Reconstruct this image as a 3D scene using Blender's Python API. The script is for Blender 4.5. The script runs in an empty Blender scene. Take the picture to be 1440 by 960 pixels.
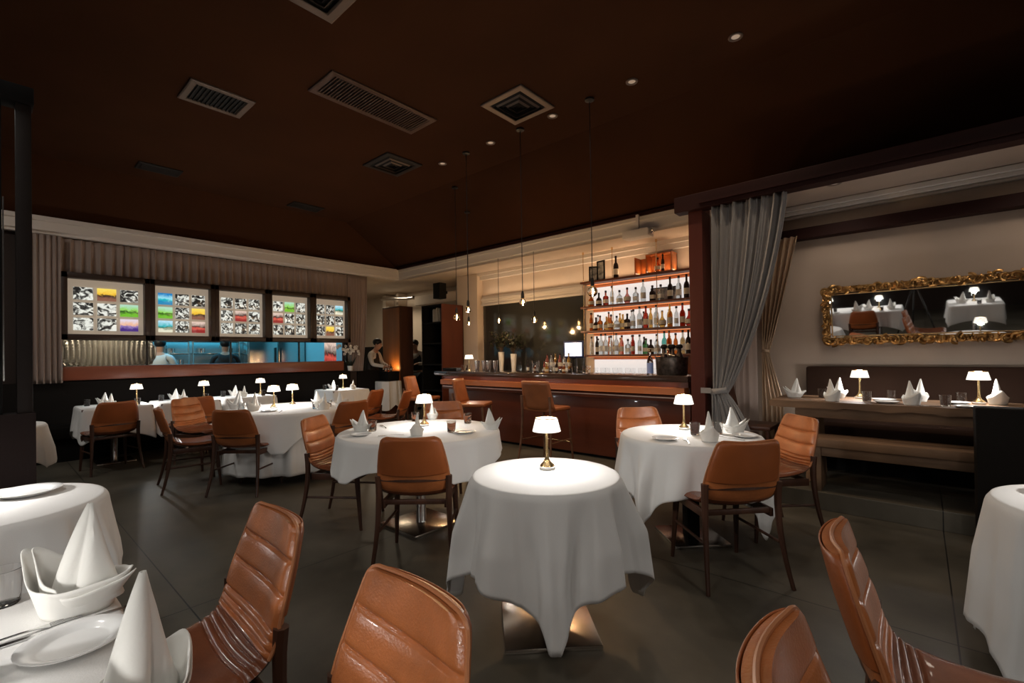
import bpy, bmesh, math, random
import numpy as np
from mathutils import Vector, Matrix, noise
random.seed(7)
PI = math.pi
SC = bpy.context.scene
COL = SC.collection

# ------------------------------------------------------------------ camera
FPX, YAW, PITCH, ROLL, CYO = 652.55, math.radians(-41.289), math.radians(.4647), math.radians(-.825), 12.82
EYE = Vector((0, 0, 1.36))
cy_, sy_, cp_, sp_, cr_, sr_ = math.cos(YAW), math.sin(YAW), math.cos(PITCH), math.sin(PITCH), math.cos(ROLL), math.sin(ROLL)
FW = Vector((sy_ * cp_, cy_ * cp_, sp_)); RT0 = Vector((cy_, -sy_, 0)); UP0 = RT0.cross(FW)
RT = cr_ * RT0 + sr_ * UP0; UP = -sr_ * RT0 + cr_ * UP0
cd = bpy.data.cameras.new('camera'); cam = bpy.data.objects.new('camera', cd); COL.objects.link(cam)
cam.matrix_world = Matrix((( RT.x, UP.x, -FW.x, EYE.x), (RT.y, UP.y, -FW.y, EYE.y), (RT.z, UP.z, -FW.z, EYE.z), (0, 0, 0, 1)))
cd.sensor_width = 36; cd.lens = 36 * FPX / 1440; cd.shift_y = CYO / 1440; cd.clip_start = .02; cd.clip_end = 60
SC.camera = cam

# ------------------------------------------------------------------ materials
def new_mat(name):
    m = bpy.data.materials.new(name); m.use_nodes = True
    return m, m.node_tree.nodes, m.node_tree.links, m.node_tree.nodes['Principled BSDF']
def mat(name, col, rough=.5, metal=0, nscale=0, namt=.15, bump=0, bscale=None, emit=None, estr=0, trans=0, ior=1.45, coat=0, sheen=0, stretch=None, spec=None):
    m, N, L, B = new_mat(name)
    B.inputs['Base Color'].default_value = (*col, 1); B.inputs['Roughness'].default_value = rough; B.inputs['Metallic'].default_value = metal
    B.inputs['Transmission Weight'].default_value = trans; B.inputs['IOR'].default_value = ior
    B.inputs['Coat Weight'].default_value = coat; B.inputs['Sheen Weight'].default_value = sheen
    if spec is not None: B.inputs['Specular IOR Level'].default_value = spec
    if emit: B.inputs['Emission Color'].default_value = (*emit, 1); B.inputs['Emission Strength'].default_value = estr
    if nscale or bump:
        tc = N.new('ShaderNodeTexCoord'); mp = N.new('ShaderNodeMapping'); L.new(tc.outputs['Object'], mp.inputs[0])
        if stretch: mp.inputs['Scale'].default_value = stretch
        nt = N.new('ShaderNodeTexNoise'); nt.inputs['Scale'].default_value = nscale or bscale; nt.inputs['Detail'].default_value = 5
        L.new(mp.outputs[0], nt.inputs[0])
        if nscale:
            cr = N.new('ShaderNodeValToRGB'); cr.color_ramp.elements[0].position = .3; cr.color_ramp.elements[1].position = .7
            cr.color_ramp.elements[0].color = (*[max(0, c * (1 - namt)) for c in col], 1); cr.color_ramp.elements[1].color = (*[min(1, c * (1 + namt)) for c in col], 1)
            L.new(nt.outputs['Fac'], cr.inputs[0]); L.new(cr.outputs[0], B.inputs['Base Color'])
        if bump:
            n2 = N.new('ShaderNodeTexNoise'); n2.inputs['Scale'].default_value = bscale or nscale; n2.inputs['Detail'].default_value = 3; L.new(mp.outputs[0], n2.inputs[0])
            bp = N.new('ShaderNodeBump'); bp.inputs['Strength'].default_value = bump; bp.inputs['Distance'].default_value = .01
            L.new(n2.outputs['Fac'], bp.inputs['Height']); L.new(bp.outputs[0], B.inputs['Normal'])
    return m
M = {}
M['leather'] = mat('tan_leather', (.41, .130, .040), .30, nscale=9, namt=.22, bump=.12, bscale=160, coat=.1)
M['leather_seat_shade'] = mat('shaded_seat_leather', (.19, .060, .026), .27, nscale=9, namt=.22, bump=.12, bscale=160, coat=.15)  # tan leather darkened, the shade on the seat put into its colour
M['leather_back'] = mat('tan_leather_back', (.30, .080, .020), .40, nscale=6, namt=.12, bump=.08, bscale=160)
M['piping'] = mat('leather_piping', (.42, .16, .065), .4)
M['chairwood'] = mat('walnut_chair_wood', (.055, .022, .012), .42, nscale=14, namt=.35, stretch=(1, 1, .15))
M['stoolleather'] = mat('stool_leather', (.30, .10, .035), .4, nscale=8, namt=.15)
M['stoolwood'] = mat('stool_wood', (.16, .075, .04), .4, nscale=14, namt=.3)
M['linen'] = mat('white_linen', (.74, .73, .71), .85, nscale=3, namt=.03, bump=.10, bscale=260, sheen=.1)
M['napkin'] = mat('napkin_linen', (.78, .77, .73), .9, bump=.05, bscale=200)
M['china'] = mat('white_china', (.8, .8, .79), .18, coat=.4)
M['steel'] = mat('brushed_steel', (.62, .60, .58), .22, 1, bump=.03, bscale=60)
M['plate_steel'] = mat('polished_base_steel', (.70, .62, .54), .24, 1, bump=.08, bscale=3)
M['cutlery'] = mat('cutlery_steel', (.6, .6, .6), .2, 1)
M['brass'] = mat('brass', (.72, .50, .24), .25, 1)
M['blackmetal'] = mat('black_metal', (.012, .011, .010), .4)
M['shade'] = mat('lamp_shade_glow', (.9, .88, .82), .5, emit=(1, .93, .82), estr=1.15)
M['glow'] = mat('lamp_glow_disc', (1, 1, 1), .5, emit=(1, .95, .86), estr=6)
M['mirrorglass'] = mat('mirror_glass', (.80, .80, .80), .02, 1)
M['darkmirror'] = mat('smoky_mirror', (.030, .030, .027), .07, 0, spec=.9)
def glass_mat(name, col=(1, 1, 1), rough=0):
    m, N, L, B = new_mat(name)
    B.inputs['Base Color'].default_value = (*col, 1); B.inputs['Roughness'].default_value = rough; B.inputs['Transmission Weight'].default_value = 1; B.inputs['IOR'].default_value = 1.45
    return m
M['glass'] = glass_mat('clear_glass')
M['bulbglass'] = glass_mat('amber_bulb_glass', (1, .85, .6))
M['filament'] = mat('filament', (1, .6, .2), .5, emit=(1, .60, .25), estr=90)
M['gold'] = mat('gilt_carving', (.42, .23, .08), .33, .9, nscale=18, namt=.6)
M['goldedge'] = mat('gilt_edge', (.50, .33, .16), .3, .9)
M['cabwood'] = mat('dark_cabinet_wood', (.065, .022, .010), .45, nscale=5, namt=.3, stretch=(1, 1, .12))
M['orangewood'] = mat('orange_veneer', (.23, .085, .028), .4, nscale=5, namt=.25, stretch=(1, 1, .12))
M['barwood'] = mat('red_bar_wood', (.12, .030, .013), .32, nscale=5, namt=.25, stretch=(.15, 1, 1), coat=.15)
M['barrail'] = mat('orange_bar_rail', (.50, .17, .06), .35, nscale=4, namt=.15, stretch=(.1, 1, 1))
M['bartop'] = mat('polished_bar_top', (.055, .035, .028), .14, nscale=5, namt=.3, coat=.5)
M['ledgewood'] = mat('mahogany_ledge', (.22, .062, .030), .35, nscale=5, namt=.2, stretch=(1, .12, 1))
M['beamwood'] = mat('dark_red_beam', (.022, .005, .0035), .6, spec=.2, nscale=4, namt=.2, stretch=(.15, 1, 1))
M['columnwood'] = mat('red_column', (.075, .016, .009), .5, spec=.3, nscale=4, namt=.15, stretch=(1, 1, .15))
M['shelfwood'] = mat('shelf_wood', (.13, .035, .015), .4)
M['rustic'] = mat('rustic_plank', (.17, .095, .050), .7, nscale=5, namt=.55, bump=.5, bscale=12, stretch=(.25, 1, 1))
M['darkfabric'] = mat('dark_upholstery', (.009, .0075, .0065), .95, bump=.3, bscale=300, spec=.15)
M['brownfabric'] = mat('brown_upholstery', (.034, .017, .011), .9, bump=.3, bscale=300, spec=.15)
M['greydrape'] = mat('grey_velvet', (.30, .28, .265), .9, sheen=.25, bump=.06, bscale=120)
M['taupedrape'] = mat('taupe_drape', (.36, .27, .225), .85, sheen=.2)
M['satin'] = mat('bronze_satin', (.60, .44, .30), .28, .6)
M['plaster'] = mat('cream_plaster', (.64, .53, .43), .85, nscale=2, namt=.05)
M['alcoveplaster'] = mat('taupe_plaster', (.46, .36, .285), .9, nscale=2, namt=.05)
M['cornice'] = mat('white_cornice', (.72, .66, .60), .7)
M['ceilingpaint'] = mat('brown_ceiling_paint', (.050, .0185, .0078), .95, spec=.08, nscale=1.2, namt=.1)
M['darkwall'] = mat('dark_wall', (.03, .018, .013), .8)
M['ventmetal'] = mat('vent_metal', (.20, .15, .12), .5, .4)
M['ventdark'] = mat('dark_vent_metal', (.02, .016, .013), .6, .3)  # near-black metal for vent backings, grilles and dark frames
M['ventbrown'] = mat('brown_vent_metal', (.10, .055, .04), .5, .2)
M['black'] = mat('matte_black', (.005, .0045, .004), .7, spec=.2)
M['skin'] = mat('skin', (.45, .25, .17), .55)
M['hair'] = mat('black_hair', (.01, .008, .007), .5)
M['shirt'] = mat('white_shirt', (.62, .58, .52), .8)
M['vest'] = mat('black_vest', (.012, .012, .014), .7)
M['trousers'] = mat('black_trousers', (.01, .01, .012), .8)
M['greyshirt'] = mat('grey_chef_jacket', (.55, .6, .62), .8)
M['leaf'] = mat('dark_leaf', (.014, .018, .009), .5, nscale=12, namt=.4)
M['petal'] = mat('white_petal', (.75, .72, .68), .6)
M['pot'] = mat('white_ceramic', (.7, .68, .64), .3)
M['plant_stem'] = mat('twig', (.08, .05, .03), .7)
M['label'] = mat('cream_label', (.6, .55, .45), .7)
M['foil'] = mat('dark_foil', (.03, .02, .02), .35, .6)

# floor: large dark concrete slabs with joints
def floor_mat():
    m, N, L, B = new_mat('dark_concrete_slabs')
    tc = N.new('ShaderNodeTexCoord'); sx = N.new('ShaderNodeSeparateXYZ'); L.new(tc.outputs['Object'], sx.inputs[0])
    def joint(out, off, per, w=.0035):
        a = N.new('ShaderNodeMath'); a.operation = 'SUBTRACT'; L.new(out, a.inputs[0]); a.inputs[1].default_value = off - per * 20
        b = N.new('ShaderNodeMath'); b.operation = 'MODULO'; L.new(a.outputs[0], b.inputs[0]); b.inputs[1].default_value = per
        c = N.new('ShaderNodeMath'); c.operation = 'SUBTRACT'; L.new(b.outputs[0], c.inputs[0]); c.inputs[1].default_value = per / 2
        d = N.new('ShaderNodeMath'); d.operation = 'ABSOLUTE'; L.new(c.outputs[0], d.inputs[0])
        e = N.new('ShaderNodeMath'); e.operation = 'GREATER_THAN'; L.new(d.outputs[0], e.inputs[0]); e.inputs[1].default_value = per / 2 - w
        return e.outputs[0]
    jx = joint(sx.outputs[0], .112, 3.13); jy = joint(sx.outputs[1], 2.935, 2.195)
    mx = N.new('ShaderNodeMath'); mx.operation = 'MAXIMUM'; L.new(jx, mx.inputs[0]); L.new(jy, mx.inputs[1])
    n1 = N.new('ShaderNodeTexNoise'); n1.inputs['Scale'].default_value = 1.3; n1.inputs['Detail'].default_value = 9; n1.inputs['Roughness'].default_value = .62; L.new(tc.outputs['Object'], n1.inputs[0])
    cr = N.new('ShaderNodeValToRGB'); cr.color_ramp.elements[0].position = .32; cr.color_ramp.elements[1].position = .72
    cr.color_ramp.elements[0].color = (.044, .038, .027, 1); cr.color_ramp.elements[1].color = (.130, .113, .085, 1); L.new(n1.outputs['Fac'], cr.inputs[0])
    mix = N.new('ShaderNodeMix'); mix.data_type = 'RGBA'; L.new(mx.outputs[0], mix.inputs[0]); L.new(cr.outputs[0], mix.inputs[6]); mix.inputs[7].default_value = (.008, .007, .006, 1)
    L.new(mix.outputs[2], B.inputs['Base Color'])
    r = N.new('ShaderNodeMapRange'); r.inputs[3].default_value = .32; r.inputs[4].default_value = .55; L.new(n1.outputs['Fac'], r.inputs[0]); L.new(r.outputs[0], B.inputs['Roughness'])
    bp = N.new('ShaderNodeBump'); bp.inputs['Strength'].default_value = .15; bp.inputs['Distance'].default_value = .004; L.new(n1.outputs['Fac'], bp.inputs['Height']); L.new(bp.outputs[0], B.inputs['Normal'])
    return m
M['floor'] = floor_mat()

# ------------------------------------------------------------------ mesh helpers
class MB:
    def __init__(s): s.bm = bmesh.new()
    def box(s, x0, x1, y0, y1, z0, z1, bev=0, rot=None):
        b = bmesh.new(); bmesh.ops.create_cube(b, size=1)
        for v in b.verts: v.co = Vector(((x0 + x1) / 2 + v.co.x * (x1 - x0), (y0 + y1) / 2 + v.co.y * (y1 - y0), (z0 + z1) / 2 + v.co.z * (z1 - z0)))
        if bev: bmesh.ops.bevel(b, geom=b.edges[:], offset=bev, segments=2, profile=.5, affect='EDGES')
        if rot is not None: bmesh.ops.transform(b, matrix=rot, verts=b.verts)
        s.join(b); return s
    def join(s, b):
        me = bpy.data.meshes.new('t'); b.to_mesh(me); b.free(); s.bm.from_mesh(me); bpy.data.meshes.remove(me)
    def grid(s, P, closeu=False, closev=False, flip=False):
        n, m = len(P), len(P[0]); V = [[s.bm.verts.new(p) for p in row] for row in P]
        for i in range(n if closeu else n - 1):
            for j in range(m if closev else m - 1):
                q = [V[i][j], V[(i + 1) % n][j], V[(i + 1) % n][(j + 1) % m], V[i][(j + 1) % m]]
                if flip: q.reverse()
                try: s.bm.faces.new(q)
                except ValueError: pass
        return V
    def face(s, pts):
        try: s.bm.faces.new([s.bm.verts.new(p) for p in pts])
        except ValueError: pass
    def lathe(s, prof, c=(0, 0, 0), n=20, cap=True, axis=None):
        P = []
        for r, z in prof:
            P.append([Vector((r * math.cos(2 * PI * k / n), r * math.sin(2 * PI * k / n), z)) for k in range(n)])
        mt = Matrix.Translation(c) @ (axis if axis is not None else Matrix.Identity(4))
        P = [[mt @ p for p in row] for row in P]
        V = s.grid(P, closev=True, flip=True)
        if cap:
            for row in (V[0], V[-1]):
                try: s.bm.faces.new(row)
                except ValueError: pass
        return s
    def tube(s, pts, r, n=8, closed=False):
        pts = [Vector(p) for p in pts]; rr = r if isinstance(r, (list, tuple)) else [r] * len(pts); P = []
        prev = None
        for i, p in enumerate(pts):
            if closed: t = pts[(i + 1) % len(pts)] - pts[i - 1]
            else: t = pts[min(i + 1, len(pts) - 1)] - pts[max(i - 1, 0)]
            t.normalize()
            a = (prev - t * prev.dot(t)) if prev is not None else (Vector((0, 0, 1)).cross(t) if abs(t.z) < .9 else Vector((1, 0, 0)).cross(t))
            a.normalize(); prev = a; b = t.cross(a)
            P.append([p + rr[i] * (a * math.cos(2 * PI * k / n) + b * math.sin(2 * PI * k / n)) for k in range(n)])
        V = s.grid(P, closeu=closed, closev=True)
        if not closed:
            for row in (V[0], V[-1]):
                try: s.bm.faces.new(row)
                except ValueError: pass
        return s
    def ball(s, c, r, sx=1, sy=1, sz=1, n=12):
        b = bmesh.new(); bmesh.ops.create_uvsphere(b, u_segments=n, v_segments=max(6, n // 2 + 1), radius=r)
        for v in b.verts: v.co = Vector((v.co.x * sx + c[0], v.co.y * sy + c[1], v.co.z * sz + c[2]))
        s.join(b); return s
    def build(s, name, m, parent=None, smooth=True, norm=True):
        if norm: bmesh.ops.recalc_face_normals(s.bm, faces=s.bm.faces[:])
        me = bpy.data.meshes.new(name); s.bm.to_mesh(me); s.bm.free(); me.materials.append(m)
        if smooth:
            for p in me.polygons: p.use_smooth = True
            try: me.set_sharp_from_angle(angle=math.radians(38))
            except Exception: pass
        o = bpy.data.objects.new(name, me); COL.objects.link(o)
        if parent: o.parent = parent
        return o
def tag(o, label=None, cat=None, group=None, kind=None):
    if label: o['label'] = label
    if cat: o['category'] = cat
    if group: o['group'] = group
    if kind: o['kind'] = kind
    return o
def empty(name, loc=(0, 0, 0), rz=0, label=None, cat=None, group=None):
    o = bpy.data.objects.new(name, None); COL.objects.link(o); o.location = loc; o.rotation_euler = (0, 0, rz); o.empty_display_size = .05
    return tag(o, label, cat, group)
def kids(o): return [c for c in COL.objects if c.parent == o]
TREE = {}
def snapshot(o): TREE[o.name] = (o, [(c, kids(c)) for c in kids(o)])
def dup(o, loc, rz=0, label=None, group=None, scale=None):
    if o.name not in TREE: snapshot(o)
    r = o.copy(); COL.objects.link(r); r.location = loc; r.rotation_euler = (0, 0, rz)
    if scale: r.scale = (scale,) * 3
    if label: r['label'] = label
    if group: r['group'] = group
    for ch, gs in TREE[o.name][1]:
        c = ch.copy(); COL.objects.link(c); c.parent = r
        for g in gs: d = g.copy(); COL.objects.link(d); d.parent = c
    return r
USED = {}
def place(key, proto, loc, rz, label, group=None, scale=None):
    """first use moves the prototype itself, later ones are copies"""
    if key not in USED:
        USED[key] = 1
        if proto.name not in TREE: snapshot(proto)
        proto.location = loc; proto.rotation_euler = (0, 0, rz); proto['label'] = label
        if group: proto['group'] = group
        if scale: proto.scale = (scale,) * 3
        return proto
    return dup(proto, loc, rz, label, group, scale)
def struct(name, mb, m, smooth=False, label=None):
    o = mb.build(name, m, smooth=smooth); o['kind'] = 'structure'
    if label: o['label'] = label
    return o

# ------------------------------------------------------------------ room shell
ZF, ZC = 4.10, 3.36             # flat ceiling, cornice top
XL, YB = -9.2, 6.5
struct('floor', MB().box(-13.5, 3.2, -4.2, 10.2, -.1, 0), M['floor'])
o = MB()
xi, yi = -8.75, 4.9
o.face([(xi, -4.2, ZF), (3.2, -4.2, ZF), (3.2, yi, ZF), (xi, yi, ZF)])
o.face([(xi, yi, ZF), (3.2, yi, ZF), (3.2, YB, ZC), (XL, YB, ZC)])
o.face([(XL, -4.2, ZC), (xi, -4.2, ZF), (xi, yi, ZF), (XL, YB, ZC)])
struct('ceiling', o, M['ceilingpaint'])
# left wall (kitchen wall) built around the pass-through window
W0, W1, WE = .72, 5.10, 5.35
o = MB()
o.box(XL - .15, XL, -4.2, WE, 0, 1.275); o.box(XL - .15, XL, -4.2, WE, 1.66, ZC); o.box(XL - .15, XL, -4.2, W0, 1.275, 1.66); o.box(XL - .15, XL, W1, WE, 1.275, 1.66)
struct('wall_left', o, M['darkwall'])
struct('wall_back', MB().box(-13.5, 3.2, -4.35, -4.2, 0, 4.3), M['darkwall'])
struct('wall_right', MB().box(3.2, 3.35, -4.2, 6.3, 0, 4.3), M['darkwall'])
# bar back wall
o = MB()
o.box(-7.42, -1.6, 7.12, 7.25, 0, 3.3)
struct('wall_bar', o, M['plaster'])
struct('wall_bar_side', MB().box(-1.85, -1.70, 5.25, 7.12, 0, 3.02), M['columnwood'])
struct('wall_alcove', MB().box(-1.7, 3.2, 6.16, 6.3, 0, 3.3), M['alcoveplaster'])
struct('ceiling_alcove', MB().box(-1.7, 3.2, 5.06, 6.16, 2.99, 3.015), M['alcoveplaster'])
o = MB(); o.box(-13.5, -7.42, 7.9, 8.05, 0, 3.3); 
struct('wall_corridor', o, M['plaster'])
struct('wall_corridor_side', MB().box(-13.5, -13.35, -.5, 8.0, 0, 3.3), M['plaster'])
struct('ceiling_corridor', MB().box(-13.5, XL, WE, 8.0, 3.13, 3.2), M['plaster'])
# cornice ring: fascia + underside with a stepped lip
o = MB()
def cornice_profile(a, b, ax):
    # ax 'y': runs along Y at x=XL ; 'x': runs along X at y=YB
    prof = [(.0, ZC), (.16, ZC), (.16, 3.30), (.135, 3.29), (.135, 3.17), (.10, 3.15), (.10, 3.125), (.0, 3.125)]
    P = []
    for t in (a, b):
        P.append([Vector((XL + p, t - (p if 0 else 0), z)) if ax == 'y' else Vector((t, YB - p, z)) for p, z in prof])
    o.grid(P, closev=True)
cornice_profile(-4.2, YB - .1, 'y')
cornice_profile(XL + .1, -1.7, 'x')
struct('trim_1', o, M['cornice'])
# soffit over the bar and its mouldings
o = MB(); o.box(XL, -1.85, YB - .12, 7.95, 3.10, 3.128)
struct('ceiling_bar_soffit', o, M['plaster'])
o = MB(); o.box(-7.42, -1.85, 6.98, 7.12, 3.04, 3.10); o.box(-7.42, -1.85, 7.04, 7.12, 2.96, 3.04)
struct('trim_2', o, M['cornice'])
o = MB()
for z0, z1, d in ((2.40, 2.44, .09), (2.44, 2.50, .06), (2.50, 2.56, .08), (2.56, 2.60, .05)): o.box(-7.05, -4.50, 7.12 - d, 7.12, z0, z1, .006)
struct('trim_3', o, M['cornice'])
# dark line where ceiling meets cornice
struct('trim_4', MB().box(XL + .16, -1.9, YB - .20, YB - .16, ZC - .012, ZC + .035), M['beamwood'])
# alcove: platform, beam, column, rail, molding
struct('floor_alcove', MB().box(-1.7, 3.2, 4.70, 6.2, 0, .15, .004), M['floor'])
struct('trim_5', MB().box(-1.97, 3.2, 4.93, 5.08, 2.855, 3.02, .006).box(-1.7, 3.2, 4.90, 4.93, 2.90, 2.925), M['beamwood'])
struct('trim_6', MB().box(-1.845, -1.70, 5.0, 5.25, 0, 2.855, .004), M['columnwood'])
struct('trim_7', MB().box(-1.7, 3.2, 6.02, 6.16, 2.60, 2.72, .004), M['beamwood'])
o = MB()
for z0, z1, d in ((2.86, 2.89, .05), (2.89, 2.93, .09), (2.93, 2.985, .12)): o.box(-1.7, 3.2, 6.16 - d, 6.16, z0, z1, .008)
struct('trim_8', o, M['cornice'])
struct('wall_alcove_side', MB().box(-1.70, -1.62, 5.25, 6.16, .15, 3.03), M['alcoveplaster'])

# ------------------------------------------------------------------ generic curtain
def drape_panel(name, m, top, bot_fn, n_fold, amp, rows=24, cols=160, label=None, cat='curtain', group=None, th=.008, seed=1):
    """top: (A,B) end points; bot_fn(u,v)->(shift along, z); amp fold depth"""
    A, B = Vector(top[0]), Vector(top[1]); d = B - A; ln = d.length; d.normalize(); nrm = Vector((-d.y, d.x, 0))
    rnd = random.Random(seed); ph = [rnd.uniform(-.5, .5) for _ in range(n_fold + 2)]
    P = []
    for i in range(rows + 1):
        v = i / rows; row = []
        for j in range(cols + 1):
            u = j / cols
            a, z, wid, off = bot_fn(u, v)
            k = u * n_fold; kk = int(k); p = ph[kk] * (1 - (k - kk)) + ph[kk + 1] * (k - kk)
            f = math.sin(2 * PI * k + p * 2) + .3 * math.sin(4 * PI * k + p * 5 + v)
            row.append(A + d * (a * ln) + nrm * (off + amp * wid * f) + Vector((0, 0, z - A.z)))
        P.append(row)
    mb = MB(); mb.grid(P); ob = mb.build(name, m, norm=False)
    s = ob.modifiers.new('s', 'SOLIDIFY'); s.thickness = th
    if label: tag(ob, label, cat, group)
    return ob
# long taupe curtain above the light boxes
drape_panel('curtain', M['taupedrape'], ((XL + .06, .74, 3.11), (XL + .06, 5.13, 3.11)), lambda u, v: (u, 3.11 - v * .485, .6 + .4 * v, .015), 40, .034, 6, 520,
            'long taupe pleated curtain hanging above the row of picture light boxes', seed=3)
drape_panel('curtain', M['taupedrape'], ((XL + .15, .36, 3.11), (XL + .15, .735, 3.11)), lambda u, v: (u, 3.11 - v * 2.06, .7 + .5 * v, 0), 6, .026, 20, 120,
            'tall taupe curtain at the end of the light box row beside the black partition', seed=4)
drape_panel('curtain', M['taupedrape'], ((XL + .07, 5.13, 3.11), (XL + .07, 5.58, 3.11)), lambda u, v: (u * (1 - .30 * v * v), 3.11 - v * 2.06, .7 + .4 * v, 0), 7, .026, 20, 120,
            'tall taupe curtain hanging beside the orchid and the waiter', seed=5)

# big grey tied curtain at the column
def tied(u, v, z0, z1, ztie, left, wtop):
    pass
def grey_curtain():
    A = Vector((-1.60, 5.02, 2.86)); W = .68; zt = .95; zb = .17
    P = []; rows, cols = 46, 240
    for i in range(rows + 1):
        v = i / rows; z = 2.86 - v * (2.86 - zb); row = []
        for j in range(cols + 1):
            u = j / cols
            if z > zt:
                s = (2.86 - z) / (2.86 - zt)
                w = W * (1 - s) ** .85 * 1.0 + .13 * s ** .6 * 1.0
                w = min(w, W) * (1 if s > 0 else 1); bulge = .035 * math.sin(PI * s) * (1 if u > .5 else .4)
                x = -1.60 + w * u + bulge * u
                fold = .034 * (1 - .5 * s) + .012
            else:
                s = (zt - z) / (zt - zb); w = .12 + .22 * min(1, s * 2.2) ** .8; x = -1.60 - .02 + .0 * s + w * u
                fold = .02 + .02 * s
            f = .75 * math.sin(2 * PI * 6.2 * u + 1.8 * math.sin(u * 7 + v)) + .40 * math.sin(2 * PI * 13 * u + 1.5 * v + 1.1 * math.sin(11 * u)) + .15 * math.sin(2 * PI * 29 * u)
            y = 5.00 - fold * f
            zz = z + (.05 * u * (1 - v) ** 6)
            row.append((x, y, zz))
        P.append(row)
    root = empty('tied_curtain', (0, 0, 0), 0, 'large grey velvet curtain tied back against the dark red column', 'curtain')
    mb = MB(); mb.grid(P); ob = mb.build('drape', M['greydrape'], root, norm=False); sm = ob.modifiers.new('s', 'SOLIDIFY'); sm.thickness = .01
    t = MB()
    loop = [Vector((-1.555 + .085 * math.cos(a), 5.0 + .075 * math.sin(a), .955 + .012 * math.cos(a))) for a in np.linspace(0, 2 * PI, 24, endpoint=False)]
    P2 = [[p + Vector((0, 0, -.028)), p + Vector((0, 0, .028))] for p in loop]; t.grid(P2, closeu=True)
    t.box(-1.72, -1.62, 4.93, 4.942, .93, .985)
    tb = t.build('tie_back', M['greydrape'], root, norm=False); q = tb.modifiers.new('s', 'SOLIDIFY'); q.thickness = .008
grey_curtain()
def satin_curtain():
    P = []; rows, cols = 34, 90; zt = 1.36; z0 = 2.62; zb = .2
    for i in range(rows + 1):
        v = i / rows; z = z0 - v * (z0 - zb); row = []
        for j in range(cols + 1):
            u = j / cols
            if z > zt: s = (z0 - z) / (z0 - zt); w = .30 * (1 - s) ** .9 + .06
            else: s = (zt - z) / (zt - zb); w = .06 + .16 * min(1, s * 2)
            x = -1.36 + (w * u if z > zt else w * (u - .1))
            f = math.sin(2 * PI * 5 * u + math.sin(7 * u))
            row.append((x, 5.94 - (.03 if z > zt else .016) * f, z))
        P.append(row)
    root = empty('tied_curtain', (0, 0, 0), 0, 'shiny bronze satin curtain tied back in the corner of the alcove', 'curtain')
    mb = MB(); mb.grid(P); ob = mb.build('drape', M['satin'], root, norm=False); sm = ob.modifiers.new('s', 'SOLIDIFY'); sm.thickness = .008
    t = MB(); loop = [Vector((-1.33 + .045 * math.cos(a), 5.94 + .04 * math.sin(a), zt)) for a in np.linspace(0, 2 * PI, 20, endpoint=False)]
    t.grid([[p + Vector((0, 0, -.016)), p + Vector((0, 0, .016))] for p in loop], closeu=True)
    t.build('tie_back', M['satin'], root, norm=False)
satin_curtain()
drape_panel('curtain', M['taupedrape'], ((-1.60, 5.45, 2.95), (-1.42, 5.85, 2.95)), lambda u, v: (u, 2.95 - v * 2.78, .8, 0), 4, .03, 12, 80,
            'narrow taupe curtain hanging in shade behind the grey velvet curtain', seed=9)
tag(MB().box(-1.60, -1.46, 6.10, 6.15, 1.62, 2.30, .004).build('wall_panel', mat('red_lacquer', (.30, .03, .015), .4)), 'narrow red panel on the alcove wall behind the satin curtain', 'panel')

# ------------------------------------------------------------------ light boxes with photographs
def picture_mat(kind, seed):
    m, N, L, B = new_mat('photo_' + kind)
    r = random.Random(seed)
    tc = N.new('ShaderNodeTexCoord'); mp = N.new('ShaderNodeMapping'); L.new(tc.outputs['Generated'], mp.inputs[0]); mp.inputs['Location'].default_value = (r.uniform(0, 30), r.uniform(0, 30), r.uniform(0, 30))
    cr = N.new('ShaderNodeValToRGB'); E = cr.color_ramp.elements
    nt = N.new('ShaderNodeTexNoise'); nt.inputs['Scale'].default_value = r.uniform(2.2, 3.8); nt.inputs['Detail'].default_value = 2.5; nt.inputs['Distortion'].default_value = 1.2; L.new(mp.outputs[0], nt.inputs[0])
    if kind == 'bw':
        L.new(nt.outputs['Fac'], cr.inputs[0]); a = r.uniform(.43, .5)
        E[0].position = a - .06; E[0].color = (.008, .008, .008, 1); E[1].position = a + .14; E[1].color = (.85, .86, .78, 1)
        e = E.new(a + .02); e.color = (.10, .10, .09, 1); e = E.new(a + .06); e.color = (.45, .45, .40, 1)
    else:
        pal = {'sunset': [(.25, .10, .06), (.03, .015, .01), (.95, .55, .04), (1, .75, .12)], 'sea': [(.01, .25, .5), (.02, .55, .6), (.35, .8, .95), (.01, .22, .55)],
               'green': [(.16, .5, .02), (.02, .08, .01), (.3, .7, .10), (.45, .75, .55)], 'red': [(.3, .02, .02), (.7, .10, .07), (.03, .01, .01), (.8, .6, .5)],
               'purple': [(.06, .02, .22), (.3, .2, .5), (.9, .5, .3), (.8, .7, .8)], 'beach': [(.8, .78, .6), (.02, .12, .05), (.05, .5, .55), (.5, .8, .95)]}[kind]
        sx = N.new('ShaderNodeSeparateXYZ'); L.new(tc.outputs['Generated'], sx.inputs[0])
        ad = N.new('ShaderNodeMath'); ad.operation = 'MULTIPLY_ADD'; L.new(nt.outputs['Fac'], ad.inputs[0]); ad.inputs[1].default_value = .5; ad.inputs[2].default_value = -.25
        a2 = N.new('ShaderNodeMath'); L.new(ad.outputs[0], a2.inputs[0]); L.new(sx.outputs[2], a2.inputs[1]); L.new(a2.outputs[0], cr.inputs[0])
        E[0].position = .2; E[0].color = (*pal[0], 1); E[1].position = .9; E[1].color = (*pal[3], 1)
        for p, c in ((.42, pal[1]), (.55, pal[2])): e = E.new(p); e.color = (*c, 1)
    L.new(cr.outputs[0], B.inputs['Emission Color']); B.inputs['Emission Strength'].default_value = .95
    B.inputs['Base Color'].default_value = (.05, .05, .05, 1); B.inputs['Roughness'].default_value = .2
    return m
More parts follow.
